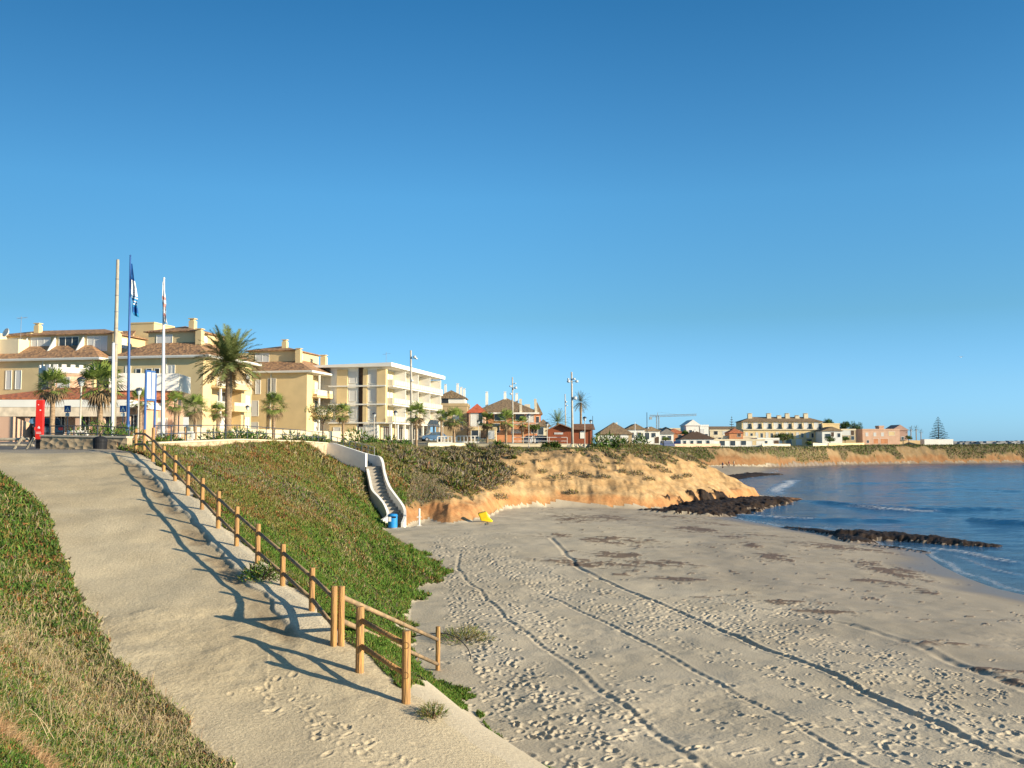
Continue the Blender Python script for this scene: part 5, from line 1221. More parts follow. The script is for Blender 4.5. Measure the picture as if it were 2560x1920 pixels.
def swall(name, pts, th=.2):
    q = MB()
    # smooth polyline
    P_ = []
    for i in range(len(pts) - 1):
        for k in range(6): 
            s = k / 6; p0 = pts[max(i - 1, 0)]; p1 = pts[i]; p2 = pts[i + 1]; p3 = pts[min(i + 2, len(pts) - 1)]
            P_.append([.5 * ((2 * p1[c]) + (-p0[c] + p2[c]) * s + (2 * p0[c] - 5 * p1[c] + 4 * p2[c] - p3[c]) * s * s + (-p0[c] + 3 * p1[c] - 3 * p2[c] + p3[c]) * s ** 3) for c in range(4)])
    P_.append(list(pts[-1])); vs = []; fs = []
    for i, p in enumerate(P_):
        a = P_[max(i - 1, 0)]; b = P_[min(i + 1, len(P_) - 1)]; dx, dy = b[0] - a[0], b[1] - a[1]; l = math.hypot(dx, dy) + 1e-6; nx, ny = -dy / l * th / 2, dx / l * th / 2
        vs += [(p[0] - nx, p[1] - ny, p[2]), (p[0] + nx, p[1] + ny, p[2]), (p[0] + nx, p[1] + ny, p[3]), (p[0] - nx, p[1] - ny, p[3])]
    for i in range(len(P_) - 1):
        for k in range(4): fs.append((i * 4 + k, i * 4 + (k + 1) % 4, i * 4 + 4 + (k + 1) % 4, i * 4 + 4 + k))
    fs += [(3, 2, 1, 0), tuple(len(vs) - 4 + k for k in range(4))]
    q.add(vs, fs); return q.build(name, WW, t)
def sw(px, py, Y, zb): x = X_at(px, Y, Z_at(py, Y)); return (x, Y, zb, Z_at(py, Y))
swall('upper_wall', [sw(800, 1122, 81.0, 4.6), sw(826, 1107, 80.7, 4.6), sw(870, 1119, 79.9, 4.2), sw(916, 1134, 79.0, 3.0)], .24)
swall('far_wall', [sw(850, 1112, 83.2, 5), sw(905, 1130, 81.6, 5), sw(935, 1138, 80.6, 4.5), sw(950, 1142, 79.6, 3.6), sw(957, 1155, 79.0, 3.2), sw(962, 1182, 77.6, 2.6), sw(974, 1216, 76.0, 1.6), sw(1000, 1252, 74, .8), sw(1011, 1271, 73.0, .6), sw(1012, 1290, 71.5, .6), sw(1006, 1306, 70.4, .6)], .2)
swall('near_wall', [sw(919, 1172, 78.4, 3.4), sw(925, 1200, 76.8, 2.4), sw(931, 1224, 75.4, 1.8), sw(948, 1243, 74.2, 1.2), sw(962, 1262, 73.2, .8), sw(970, 1286, 72.2, .6), sw(958, 1297, 70.9, .6), sw(945, 1304, 70.0, .6)], .2)
m = MB()
for k in range(8):
    s = k / 7; x = -15.6 + s * 4.0; y = 83.0 - s * 1.9; z = 7.3 - s * .95; m.tube([(x, y, z - 1.4), (x, y, z + .65)], .03, 5)
m.tube([(-15.6, 83.0, 7.95), (-11.6, 81.1, 7.0)], .03, 5); m.tube([(-15.6, 83.0, 7.6), (-11.6, 81.1, 6.65)], .022, 5); m.build('handrail', GREYM, t)
# ------------------------------------------------------------------ PALMS AND TREES
BARK = mat('palm_bark', (.30, .21, .13), scale=5, var=.3, bump=.8, stretch=(1, 1, 3))
def frame(d):
    d = d / np.linalg.norm(d); s = np.cross(d, [0, 0, 1.]); 
    if np.linalg.norm(s) < .05: s = np.array([1., 0, 0])
    s /= np.linalg.norm(s); return d, s, np.cross(s, d)
def trunk(t, h, r0, r1, lean=(0, 0), rings=True):
    m = MB(); n = max(8, int(h / .22)); pts = []; rr = []
    for k in range(n + 1):
        s = k / n; pts.append((lean[0] * s * s, lean[1] * s * s, -.3 + (h + .3) * s)); rr.append((r0 + (r1 - r0) * s + (r0 * .35 * max(0, .12 - s) / .12)) * (1 + (.07 if k % 2 else -.03)))
    m.tube(pts, rr, 10); return m.build('trunk', BARK, t, smooth=True)
def fan_palm(label, px, Y, cy, r, seed, zb=None, gx=None, dead=.30, nl=38, cat='palm tree', group='fan palms along the promenade'):
    rs = np.random.default_rng(seed); X = X_at(px, Y); zb = ground(X, Y) if zb is None else zb; h = Z_at(cy, Y) - zb; R = r / FPX * Y
    X = X_at(px, Y, zb + h); t = thing('palm_tree', label, cat, (X, Y, zb), group=group); trunk(t, h, .045 * R + .11, .04 * R + .09)
    out = {0: [], 1: []}; cols = {0: [], 1: []}
    for k in range(nl):
        az = k * 2.399 + rs.normal(0, .2); q = (k + .5) / nl; el = 1.4 - 2.6 * q + rs.normal(0, .1)
        de = 1 if q > 1 - dead else 0
        d, s, u = frame(np.array([cos(az) * cos(el), sin(az) * cos(el), sin(el)])); pl = R * (.50 if not de else .34)
        c = np.array([0, 0, h]) + d * .1; e = c + d * pl + np.array([0, 0, -.06 * R])
        out[de] += [c - s * .02, c + s * .02, e + s * .012]; 
        g = V3(.17, .23, .05) * rs.uniform(.7, 1.3) if not de else V3(.30, .21, .12) * rs.uniform(.6, 1.2)
        cols[de] += [g] * 3; tilt = rs.uniform(-.5, .5); s2 = s * cos(tilt) + u * sin(tilt)
        for f in range(15):
            a = (f / 14 - .5) * 3.3; dd = d * cos(a) + s2 * sin(a); L_ = R * (.80 - .22 * abs(a) / 1.65) * rs.uniform(.9, 1.08) * (1 if not de else .8)
            wv = np.cross(dd, u); wv /= np.linalg.norm(wv); mid = e + dd * L_ * .6; tip = mid + dd * L_ * .32 + np.array([0, 0, -L_ * (.16 if not de else .38)])
            w_ = R * .030
            out[de] += [e, mid - wv * w_, mid + wv * w_, mid - wv * w_, tip, mid + wv * w_]; gg = g * rs.uniform(.8, 1.2); cols[de] += [gg] * 6
    for de, nm in ((0, 'crown'), (1, 'dead_fronds')):
        V = np.array(out[de]); np_mesh(nm, V, np.arange(len(V)).reshape(-1, 3), VEG, cols=np.array(cols[de]), smooth=False, parent=t)
    return t
def date_palm(label, px, Y, cy, r, seed, zb=None, nf=70, lf=24, cat='palm tree', group=None, green=(.15, .18, .06), lw=.075, lowest=-.7):
    rs = np.random.default_rng(seed); X = X_at(px, Y); zb = ground(X, Y) if zb is None else zb; h = Z_at(cy, Y) - zb; R = r / FPX * Y
    X = X_at(px, Y, zb + h); t = thing('palm_tree', label, cat, (X, Y, zb), group=group); trunk(t, h, .09 * R + .05, .075 * R + .05)
    V = []; C = []
    for k in range(nf):
        az = k * 2.399 + rs.normal(0, .15); q = (k + .5) / nf; el = 1.35 - (1.35 - lowest) * q ** 1.0; L_ = R * rs.uniform(1.05, 1.25)
        d, s, u = frame(np.array([cos(az) * cos(el), sin(az) * cos(el), sin(el)])); p = np.array([0, 0, h], float); pts = [p.copy()]; dirs = []
        n = lf
        for j in range(n):
            dj = d.copy(); dj[2] -= .85 * (j / n) ** 1.6 * max(.2, cos(el)) ; dj /= np.linalg.norm(dj); p = p + dj * L_ / n; pts.append(p.copy()); dirs.append(dj)
        g = np.array(green) * rs.uniform(.75, 1.25) if q < .86 else V3(.26, .19, .10) * rs.uniform(.8, 1.1)
        for j in range(n):
            V += [pts[j] - s * .02 * R / 3, pts[j] + s * .02 * R / 3, pts[j + 1]]; C += [g * 1.2] * 3
            if j < 2: continue
            ll = R * .26 * (sin(pi * min(1, (j + 2) / (n + 2))) ** .6) * rs.uniform(.85, 1.1)
            for sg in (-1, 1):
                dd = dirs[j] * .75 + s * sg * .75 + np.array([0, 0, rs.uniform(-.15, .35)]); dd /= np.linalg.norm(dd)
                wv = dirs[j] * lw * R / 3.0
                V += [pts[j] - wv * .5, pts[j] + wv * .5, pts[j] + dd * ll]; C += [g * rs.uniform(.75, 1.25)] * 3
    np_mesh('crown', np.array(V), np.arange(len(V)).reshape(-1, 3), VEG, cols=np.array(C), smooth=False, parent=t)
    return t
FP = [('fan palm in front of the orange roof, behind the red pylon', 133, 58, 966, 46), ('big fan palm just left of the short white flagpole', 252, 61, 962, 62), ('dark fan palm directly behind the blue sign board', 352, 80, 1002, 33),
      ('fan palm just right of the tall white flagpole', 439, 93, 1008, 32), ('fan palm between the white flagpole and the big date palm', 489, 88, 1020, 36), ('small thin fan palm right beside the big date palm trunk', 545, 97, 1030, 26),
      ('compact round fan palm standing alone before the ochre block', 685, 104, 1014, 36), ('fan palm on a slim trunk right of the grey green tree', 858, 114, 1034, 27), ('fan palm in front of the white balcony block beside the tall pole', 1041, 121, 1036, 33),
      ('broad fan palm behind the white balustrade', 1135, 131, 1048, 33), ('fan palm in front of the small red roofed house', 1218, 138, 1053, 26), ('fan palm below the brown tiled terrace, nearest the lamp pole', 1265, 136, 1050, 29),
      ('slim fan palm left of the wooden kiosk', 1307, 150, 1058, 18), ('dark narrow palm close to the right corner of the white block', 1103, 146, 1040, 17)]
for k, (lb, px, Y, cy, r) in enumerate(FP): fan_palm(lb, px, Y, cy, r, 500 + k, nl=44 if Y < 65 else 34)
date_palm('tall date palm with a wide crown in front of the ochre blocks', 573, 100, 905, 84, 601, nf=96, lw=.115, lf=30)
date_palm('wind blown palm with slender trunk behind the wooden kiosk', 1452, 165, 1006, 27, 602, nf=46, lf=14, lw=.12, green=(.12, .12, .06), lowest=-.9)
date_palm('short bushy palm behind the left part of the wooden kiosk', 1394, 162, 1057, 33, 603, nf=46, lf=14, lw=.12, green=(.16, .21, .07), lowest=-.3)
for k, (px, cy, r) in enumerate(((2277, 1073, 9), (2290, 1072, 9), (2302, 1079, 7))):
    date_palm(('left palm of the small group', 'middle palm of the small group', 'separate shorter palm of the small group')[k] + ' right of the salmon house', px, 392, cy, r, 610 + k, zb=6.9, nf=24, lf=8, lw=.2, group='three palms beside the salmon house', green=(.10, .10, .05))
def leaf_tree(label, px, Y, cy, r, seed, zb=None, pal=(.1, .6, .9, .05, .05, .5), n=2600, ll=.3, rz=None, cat='tree', bare=False, tr=.1):
    rs = np.random.default_rng(seed); X = X_at(px, Y); zb = ground(X, Y) if zb is None else zb; h = Z_at(cy, Y) - zb; R = r / FPX * Y; rz = rz or R * .75
    t = thing('tree', label, cat, (X, Y, zb)); m = MB(); m.tube([(0, 0, -.3), (.05, 0, h * .4), (0, .05, max(h - rz * .6, h * .5))], [tr * 1.4, tr, tr * .8], 7); ends = []
    for k in range(9):
        a = k * 2.4; q = np.array([cos(a) * R * .62, sin(a) * R * .62, h + rs.uniform(-.35, .55) * rz]); m.tube([(0, 0, max(h - rz * .8, h * .35)), tuple(q * .5 + np.array([0, 0, h * .42])), tuple(q)], [tr * .7, tr * .4, tr * .15], 5); ends.append(q)
        if bare:
            for j in range(7): m.tube([tuple(q * .8 + np.array([0, 0, h * .2])), tuple(q + rs.normal(0, R * .3, 3))], [tr * .15, tr * .05], 3)
    m.build('trunk', mat('tree_bark', (.15, .11, .08), scale=6, var=.3, bump=.5), t)
    V, F, C = [], [], []; prt = []
    global rng
    for k, q in enumerate(ends + [np.array([0, 0, h + rz * .4]), np.array([0, 0, h])]):
        prt.append(bush_leaves((q[0], q[1], q[2] - rz * .35), R * rs.uniform(.38, .6), rz * rs.uniform(.5, .85), n // 11, ll, list(pal)))
    V, F, C = join(prt); np_mesh('crown', V, F, VEG, cols=C, smooth=False, parent=t); return t
leaf_tree('grey green feathery tree between the two slim palms before the ochre block', 806, 112, 1036, 44, 701, n=2600, ll=.2, tr=.09)
leaf_tree('sparse brownish tree between the fan palms near the red roof', 1170, 132, 1068, 17, 702, n=300, ll=.16, bare=True, pal=(0, .1, .3, .3, .3, 1), tr=.07)
leaf_tree('round green tree left of the wooden kiosk', 1334, 150, 1070, 15, 703, n=1000, ll=.26, pal=(.3, .9, .6, .02, .02, .1))
DK = (.02, 1.6, .15, .02, .0, .1)
leaf_tree('dark tree rising behind the right end of the long terrace', 2072, 402, 1060, 13, 704, zb=6.9, n=1400, ll=.6, pal=DK, rz=2.8, tr=.2)
leaf_tree('dark tree behind the white villa with the tiled gable', 2111, 402, 1066, 14, 705, zb=6.9, n=1400, ll=.6, pal=DK, rz=2.6, tr=.2)
leaf_tree('tall dark tree left of the salmon house', 2141, 398, 1076, 15, 706, zb=6.9, n=2400, ll=.6, pal=DK, rz=4.6, tr=.2)
leaf_tree('large dark bushy tree in front of the long terrace', 1958, 338, 1092, 25, 707, zb=6.3, n=2200, ll=.55, pal=(.1, 1.2, .5, .05, .02, .4), rz=2.0, tr=.2)
leaf_tree('round tree in front of the white villa', 2075, 358, 1098, 12, 708, zb=6.2, n=900, ll=.45, pal=DK, tr=.15)
leaf_tree('small tree at the right corner of the white villa', 2113, 368, 1097, 10, 709, zb=6.2, n=700, ll=.45, pal=DK, tr=.15)
leaf_tree('small dark tree beside the right end of the salmon house', 2272, 388, 1094, 8, 710, zb=6.8, n=600, ll=.45, pal=DK, tr=.15)
leaf_tree('dark tree between the orange house and the white gabled house', 1712, 310, 1082, 8, 711, zb=6.5, n=600, ll=.5, pal=DK, tr=.15)
leaf_tree('small green tree among the white houses right of the dark pole', 1664, 280, 1097, 9, 712, zb=6.6, n=600, ll=.35, pal=(.3, .9, .4, .02, .02, .1), tr=.12)
leaf_tree('leafy bush tree behind the pale yellow wall gap', 2022, 340, 1108, 9, 713, zb=6.0, n=600, ll=.4, pal=(.3, .9, .4, .02, .02, .1), tr=.12)
def norfolk(label, px, Y, yt, wpx, zb, seed, n=15):
    rs = np.random.default_rng(seed); X = X_at(px, Y); H = Z_at(yt, Y) - zb; R = wpx / FPX * Y; t = thing('norfolk_pine', label, 'pine tree', (X, Y, zb))
    m = MB(); m.tube([(0, 0, -.3), (0, 0, H * .5), (0, 0, H)], [.22, .14, .03], 7); m.build('trunk', mat('tree_bark', (.15, .11, .08)), t); V = []; C = []
    for k in range(n):
        s = (k + .6) / n; z = H * (.12 + .86 * s); br = R * (1 - s) ** .8 * rs.uniform(.88, 1.08) + .15
        for j in range(7):
            a = j * 2 * pi / 7 + k * .5 + rs.normal(0, .1); d = np.array([cos(a), sin(a), .06]); g = V3(.05, .09, .045) * rs.uniform(.6, 1.3)
            for q in range(14):
                u = (q + .5) / 14; p = np.array([0, 0, z]) + d * br * u + np.array([0, 0, .12 * br * u * u])
                for sg in (-1, 1):
                    sd_ = np.array([-d[1], d[0], 0]) * sg; tip = p + sd_ * br * .30 * (1.15 - u) + d * .10 * br + np.array([0, 0, rs.uniform(-.05, .22) * 1.2]); V += [p - d * .17 * br * .6, p + d * .17 * br * .6, tip]; C += [g] * 3
    np_mesh('crown', np.array(V), np.arange(len(V)).reshape(-1, 3), VEG, cols=np.array(C), smooth=False, parent=t); return t
norfolk('tall layered norfolk pine behind the bright white wall at the right', 2347, 394, 1041, 24, 6.9, 801)
norfolk('smaller layered norfolk pine behind the cream houses of the cove', 1830, 330, 1040, 11, 6.5, 802, 11)

# ------------------------------------------------------------------ FENCES
WOOD = mat('round_pine', (.52, .29, .10), rough=.75, scale=5, c2=(.30, .17, .08), bump=.7, stretch=(5, 5, .45), detail=8); WOOD2 = mat('weathered_shaded_pine', (.40, .27, .15), rough=.8, scale=4, c2=(.22, .16, .10), bump=.6, detail=8)  # second wood, for rails, also darkened: shade of their unlit side in the colour
DRING = mat('knot_dark', (.10, .05, .02))
def post_mesh(m, p, h, r): m.tube([(p[0], p[1], p[2] - .3), (p[0], p[1], p[2] + h - .012), (p[0], p[1], p[2] + h)], [r, r * .97, r * .82], 14)
def fence(label, posts, rails, r=.062, rr=.043, name='wooden_fence', wood=WOOD):
    """posts (px, ytop, ybase[, Y]); rails: list of (i, j, fi, fj) between posts as a fraction of height"""
    W = []
    for q in posts:
        if len(q) == 4: Y = q[3]; z = Z_at(q[2], Y); x = X_at(q[0], Y, z)
        else: x, Y, z = hit(q[0], q[2])
        W.append((x, Y, z, Z_at(q[1], Y) - z))
    o = W[0]; t = thing(name, label, 'fence', (o[0], o[1], o[2]))
    L = [(x - o[0], y - o[1], z - o[2], h) for x, y, z, h in W]
    for x, y, z, h in L:
        m = MB(); post_mesh(m, (x, y, z), h, r); m.build('post', wood, t, smooth=False)
    for (i, j, fi, fj, ex) in rails:
        a = Vector((L[i][0], L[i][1], L[i][2] + L[i][3] * fi)); b = Vector((L[j][0], L[j][1], L[j][2] + L[j][3] * fj)); d = (b - a).normalized()
        m = MB(); m.tube([a - d * ex, a + (b - a) * .5, b + d * ex], [rr, rr * .96, rr], 10); m.build('rail', WOOD2 if r < .065 else wood, t, smooth=True)
    return t, L
PST = [(339, 1072, 1130, 39.5), (360, 1074, 1127, 38.6), (382, 1069, 1157), (409, 1115, 1179), (437, 1138, 1206), (469, 1165, 1240), (505, 1195, 1279), (545, 1228, 1325), (591, 1266, 1372), (643.7, 1309.5, 1417), (706, 1360, 1470), (779, 1419, 1537), (834, 1465, 1615)]
FR = []
for i in range(len(PST) - 1):
    for f in (.80, .33): FR.append((i, i + 1, f if i != 2 else f * .8, f if i != 1 else f * .8, .03))
f1, L1 = fence('long round timber fence climbing along the right side of the path', PST, FR)
f2, L2 = fence('short timber fence with pale rails running down towards the sand', [(852.5, 1465, 1614), (1094.5, 1566, 1678)], [(0, 1, .82, .70, .02), (0, 1, .42, .15, .02)], r=.063, rr=.05)
f3, L3 = fence('two timber posts with rails nearest the camera at the path end', [(899, 1516, 1676), (1015, 1577, 1752)], [(0, 1, .79, .80, .03), (0, 1, .39, .37, .03)], r=.075, rr=.047)
p_ = L3[1]; m = MB()
for f in (.80, .37):
    z = p_[2] + p_[3] * f; vs = []
    for k in range(20):
        a = 2 * pi * k / 20; 
        for q in (.048, .056): vs.append((p_[0] + q * cos(a) + .0, p_[1] - .074, z + q * sin(a)))
    m = MB(); m.add(vs, [(2 * k, 2 * k + 1, (2 * k + 3) % 40, (2 * k + 2) % 40) for k in range(20)]); m.build('bolt_ring', DRING, f3)

# ------------------------------------------------------------------ BINS, BUOY, POSTS, HOSE
BLK = mat('black_plastic', (.018, .019, .023), rough=.6, scale=5, var=.2, spec=.15); BLUE = mat('blue_plastic', (.02, .24, .62), rough=.4, scale=4, var=.08); YEL = mat('yellow_vinyl', (.80, .56, .02), rough=.45, scale=3, var=.08)
x, y, z = X_at(250, 41.3), 41.3, Z_at(1132, 41.3)
t = thing('litter_bin', 'black domed litter bin against the rubble stone wall', 'litter bin', (x, y, z))
m = MB(); m.lathe([(.27, -.05), (.28, .04), (.285, .45), (.30, .47), (.30, .50)], 20); m.build('body', BLK, t, smooth=False)
m = MB(); m.lathe([(.305, .501), (.30, .58), (.24, .66), (.12, .70), (.02, .705)], 20); m.box(-.03, .03, -.03, .03, .70, .78); m.build('lid', BLK, t)
x, y, z = hit(981.5, 1322); 
t = thing('litter_bin', 'bright blue cylindrical litter bin on the sand at the foot of the white stairs', 'litter bin', (x, y, z)); R_ = 22.5 / FPX * y / 2 * 1.05; H_ = Z_at(1284, y) - z
m = MB(); m.lathe([(R_ * .93, 0), (R_ * .95, H_ * .08)], 20); m.build('base', GREYM, t)
m = MB(); m.lathe([(R_ * .97, H_ * .081), (R_, H_ * .1), (R_, H_ * .86), (R_ * 1.05, H_ * .865), (R_ * 1.05, H_ * .9)], 24); m.build('body', BLUE, t)
m = MB(); m.lathe([(R_ * 1.04, H_ * .901), (R_ * .9, H_ * .97), (R_ * .4, H_), (.02, H_)], 24); m.build('lid', BLUE, t)
m = MB(); m.box(-.02, R_ * .8, -R_ * 1.06, -R_ * .5, H_ * .74, H_ * .84); m.build('opening', BLK, t)
m = MB(); m.box(-R_ * .75, -R_ * .2, -R_ * 1.03, -R_ * .8, H_ * .5, H_ * .8); m.build('sticker', WHT, t)
x, y, z = hit(1213, 1306); t = thing('buoy', 'yellow four sided inflatable buoy lying on its side on the sand', 'buoy', (x, y, z)); k_ = 35 / FPX * y
m = MB(); A = [(-.55, -.25, .28), (-.40, .35, .72), (-.50, -.1, .80), (-.2, .45, .15)]
# a truncated pyramid lying down: square base at the upper left, tip at lower right
bs = [(-.52, -.28, .62), (.10, -.30, .78), (.05, .32, .80), (-.55, .30, .66)]; mid = [(-.30, -.30, .12), (.28, -.30, .36), (.26, .30, .36), (-.30, .30, .10)]; tip = [(.48, -.08, .02), (.56, -.06, .10), (.56, .08, .10), (.48, .08, .02)]
V_ = [tuple(c * k_ * 1.0 for c in p) for p in bs + mid + tip]; m.add(V_, [(3, 2, 1, 0)] + [(i, (i + 1) % 4, (i + 1) % 4 + 4, i + 4) for i in range(4)] + [(i + 4, (i + 1) % 4 + 4, (i + 1) % 4 + 8, i + 8) for i in range(4)] + [(8, 9, 10, 11)])
o = m.build('body', YEL, t, smooth=True); bv = o.modifiers.new('round', 'SUBSURF'); bv.levels = 3; bv.render_levels = 3
for e in o.data.edges: pass
cr_ = o.data.attributes.new('crease_edge', 'FLOAT', 'EDGE'); cr_.data.foreach_set('value', [.55] * len(o.data.edges))
m = MB(); m.tube([(.2 * k_, -.3 * k_, .02), (.15 * k_, -1.0 * k_, .03), (.28 * k_, -1.5 * k_, .02), (.2 * k_, -2.2 * k_, .02)], .018, 5); m.build('rope', BLK, t)
x, y, z = hit(1048, 1315); H_ = Z_at(1271, y) - z; t = thing('post', 'white post with a short crosspiece standing on the sand right of the stairs', 'post', (x, y, z))
m = MB(); m.lathe([(.075, -.2), (.075, H_ - .02), (.06, H_)], 12); m.build('shaft', WHT, t); m = MB(); m.box(-.17, .17, -.11, -.076, H_ * .48, H_ * .54); m.box(-.13, .15, -.1, .1, .0, .05); m.build('crosspiece', WHT, t)
x, y, z = hit(1010, 1310)
a = hit(1097, 1584); b = hit(1177, 1652); m = MB(); q = []
zq = a[2]
q0 = Vector((X_at(1100, a[1]), a[1], Z_at(1585, a[1]))); 
Yh = b[1]
for (px, py) in [(1030, 1592), (1060, 1586), (1095, 1583), (1120, 1585), (1142, 1594), (1158, 1607), (1170, 1622), (1176, 1638), (1177, 1652)]: q.append((X_at(px, Yh, Z_at(py, Yh)), Yh, Z_at(py, Yh)))
m.tube(q, .014, 7); tag(m.build('hose', BLK, smooth=True), 'black plastic hose arching over the sand beside the lowest fence post', 'hose')
zb = ground(X_at(1422, 123), 123); t = thing('bollard', 'short grey concrete marker at the edge of the headland slope', 'bollard', (X_at(1422, 124), 124, zb)); m = MB(); h_ = Z_at(1113, 124) - zb; m.prism([(-.3, -.3), (.3, -.3), (.22, h_), (-.22, h_)], 'y', -.25, .25); m.build('block', mat('old_concrete', (.36, .32, .27), scale=4, var=.2, bump=.3), t)

# ------------------------------------------------------------------ FLAGPOLES, SIGNS, LAMPS
PW = mat('white_paint', (.80, .80, .78), rough=.4, var=.03); PB = mat('blue_paint', (.05, .13, .36), rough=.4, var=.06); PG_ = mat('grey_wood', (.40, .35, .27), scale=4, var=.2, stretch=(3, 3, .5)); CONC = mat('pole_concrete', (.46, .42, .36), scale=3, var=.12)
RED = mat('red_panel', (.72, .03, .02), rough=.35, scale=2, var=.05)
def pole(name, label, px, Y, ytop, r0, r1, m1, px_top=None, cat='pole', extra=None):
    X = X_at(px, Y); zb = ground(X, Y) - .1; H = Z_at(ytop, Y) - zb; X = X_at(px, Y, zb); dx = 0 if px_top is None else X_at(px_top, Y, zb + H) - X
    t = thing(name, label, cat, (X, Y, zb)); m = MB(); m.tube([(0, 0, -.2), (dx * .5, 0, H * .5), (dx, 0, H)], [r0, (r0 + r1) / 2, r1], 10); m.build('shaft', m1, t, smooth=True)
    return t, H, dx
t, H, dx = pole('timber_pole', 'tall grey timber pole with metal bands, leaning slightly, left of the flagpoles', 283, 60, 649, .16, .09, PG_, 294.5)
for k in range(7):
    s = .35 + .09 * k; m = MB(); m.lathe([(.165 - .06 * s, 0), (.175 - .06 * s, .02), (.165 - .06 * s, .05)], 10, (dx * s, 0, H * s)); m.build('band', GREYM, t)
t, H, dx = pole('flagpole', 'tall blue flagpole', 319, 54, 641, .095, .045, PB, 326, 'flagpole'); t['label'] = 'tall blue flagpole carrying the blue and white flag'
m = MB(); m.lathe([(.02, 0), (.06, .04), (.02, .1)], 8, (dx, 0, H)); m.build('finial', PB, t)
m = MB(); m.lathe([(.13, 0), (.13, .35)], 10, (0, 0, .9)); m.build('winch_box', PB, t)
HB = H; XB = t.location.x + dx; ZB = t.location.z + H
t, H, dx = pole('flagpole', 'thick white flagpole with the narrow hanging white and red flag', 406.5, 54, 697, .125, .05, PW, 410, 'flagpole'); XW = t.location.x + dx; ZW = t.location.z + H
m = MB(); m.lathe([(.07, 0), (.05, .06), (.01, .09)], 8, (dx, 0, H)); m.build('finial', PW, t)
t, H, dx = pole('flagpole', 'shorter white flagpole without a flag next to the grey timber pole', 281, 55, 858, .10, .075, PW, 283.5, 'flagpole')
m = MB(); m.lathe([(.08, 0), (.09, .04), (.02, .08)], 8, (dx, 0, H)); m.build('finial', GREYM, t)
def flag(name, label, X, Y, rows, mats, seed):
    """hanging, folded cloth; rows: (z, x_left, x_right, material index)"""
    n = 9; V = []; F = []; mi = []
    for i, (z, a, b, k) in enumerate(rows):
        for j in range(n):
            s = j / (n - 1); V.append((X + a + (b - a) * s, Y + .09 * sin(s * 9 + i * .7 + seed) * min(1, i * .4), z - .10 * s * (i > 0)))
    for i in range(len(rows) - 1):
        for j in range(n - 1): F.append((i * n + j, i * n + j + 1, (i + 1) * n + j + 1, (i + 1) * n + j)); mi.append(rows[i][3])
    me = bpy.data.meshes.new(name); me.from_pydata(V, [], F); [me.materials.append(q) for q in mats]; me.polygons.foreach_set('material_index', mi); me.polygons.foreach_set('use_smooth', [True] * len(F))
    o = bpy.data.objects.new(name, me); COL.objects.link(o); so = o.modifiers.new('cloth', 'SOLIDIFY'); so.thickness = .008; tag(o, label, 'flag'); return o
FB = mat('flag_blue', (.015, .10, .34), scale=3, var=.1); FW = mat('flag_white', (.72, .73, .75), scale=3, var=.06); FC = mat('flag_cyan', (.02, .22, .48), scale=3, var=.1); FD = mat('flag_dark', (.03, .10, .20)); FRD = mat('flag_red', (.50, .24, .22)); FG = mat('flag_grey', (.45, .42, .42), scale=6, var=.3)
def zr(py): return Z_at(py, 54)
def xr(px, py): return X_at(px, 54, Z_at(py, 54)) - XB
flag('flag', 'blue and white flag hanging limp from the blue flagpole', XB, 54, [(zr(a), xr(l, a), xr(r, a), k) for (a, l, r, k) in [(659, 327, 331, 0), (675, 327, 334, 0), (690, 328, 336, 0), (699, 328, 338, 1), (720, 329, 341, 1), (738, 330, 343, 2), (741, 330, 343, 1), (744, 330, 343, 2), (750, 330, 343, 1), (753, 331, 344, 2), (757, 331, 344, 1), (760, 331, 344, 2), (766, 331, 345, 0), (780, 332, 346, 2), (789, 337, 346.5, 2)]], [FB, FW, FC], 1)
def xr2(px, py): return X_at(px, 54, Z_at(py, 54)) - XW
flag('flag', 'thin white and red flag hanging limp from the white flagpole', XW, 53.9, [(zr(a), xr2(l, a), xr2(r, a), k) for (a, l, r, k) in [(705, 408, 413, 0), (722, 408, 413, 0), (740, 408, 415, 1), (748, 408, 415, 0), (756, 408, 416, 1), (766, 408, 416, 2), (774, 409, 417, 0), (782, 410, 417, 1), (790, 411, 418, 2), (799, 412, 419, 0), (806, 415, 420, 0)]], [FW, FRD, FG], 3)
# large sign board on two posts, seen at an angle
Yb = 56; zb = 7.3; xa, xb = X_at(361, Yb), X_at(385, Yb + 1.0)
t = thing('sign_board', 'tall blue framed sign board on two posts seen at an angle', 'sign', (xa, Yb, zb)); dx_, dy_ = xb - xa, 1.0; hb = [Z_at(y_, Yb) - zb for y_ in (925, 996, 932, 1002)]
m = MB(); m.tube([(0, 0, -.5), (0, 0, hb[0])], .075, 8); m.tube([(dx_, dy_, -.5), (dx_, dy_, hb[2] + .02)], .075, 8); m.build('post', PB, t)
m = MB(); dv = Vector((dx_, dy_, 0)).normalized(); 
m.obox((dx_ / 2, dy_ / 2), dv, math.hypot(dx_, dy_) / 2 - .08, .03, hb[1], hb[0] - .1); m.build('panel', mat('sign_face', (.55, .60, .62), rough=.4, var=.05), t)
m = MB(); m.obox((dx_ / 2, dy_ / 2), dv, math.hypot(dx_, dy_) / 2 - .08, .05, hb[0] - .099, hb[0]); m.obox((dx_ / 2, dy_ / 2), dv, math.hypot(dx_, dy_) / 2 - .08, .05, hb[1] - .12, hb[1] - .001); m.obox((dx_ * .52, dy_ * .52), dv, .04, .045, hb[1] + .001, hb[0] - .101); m.build('frame', PB, t)
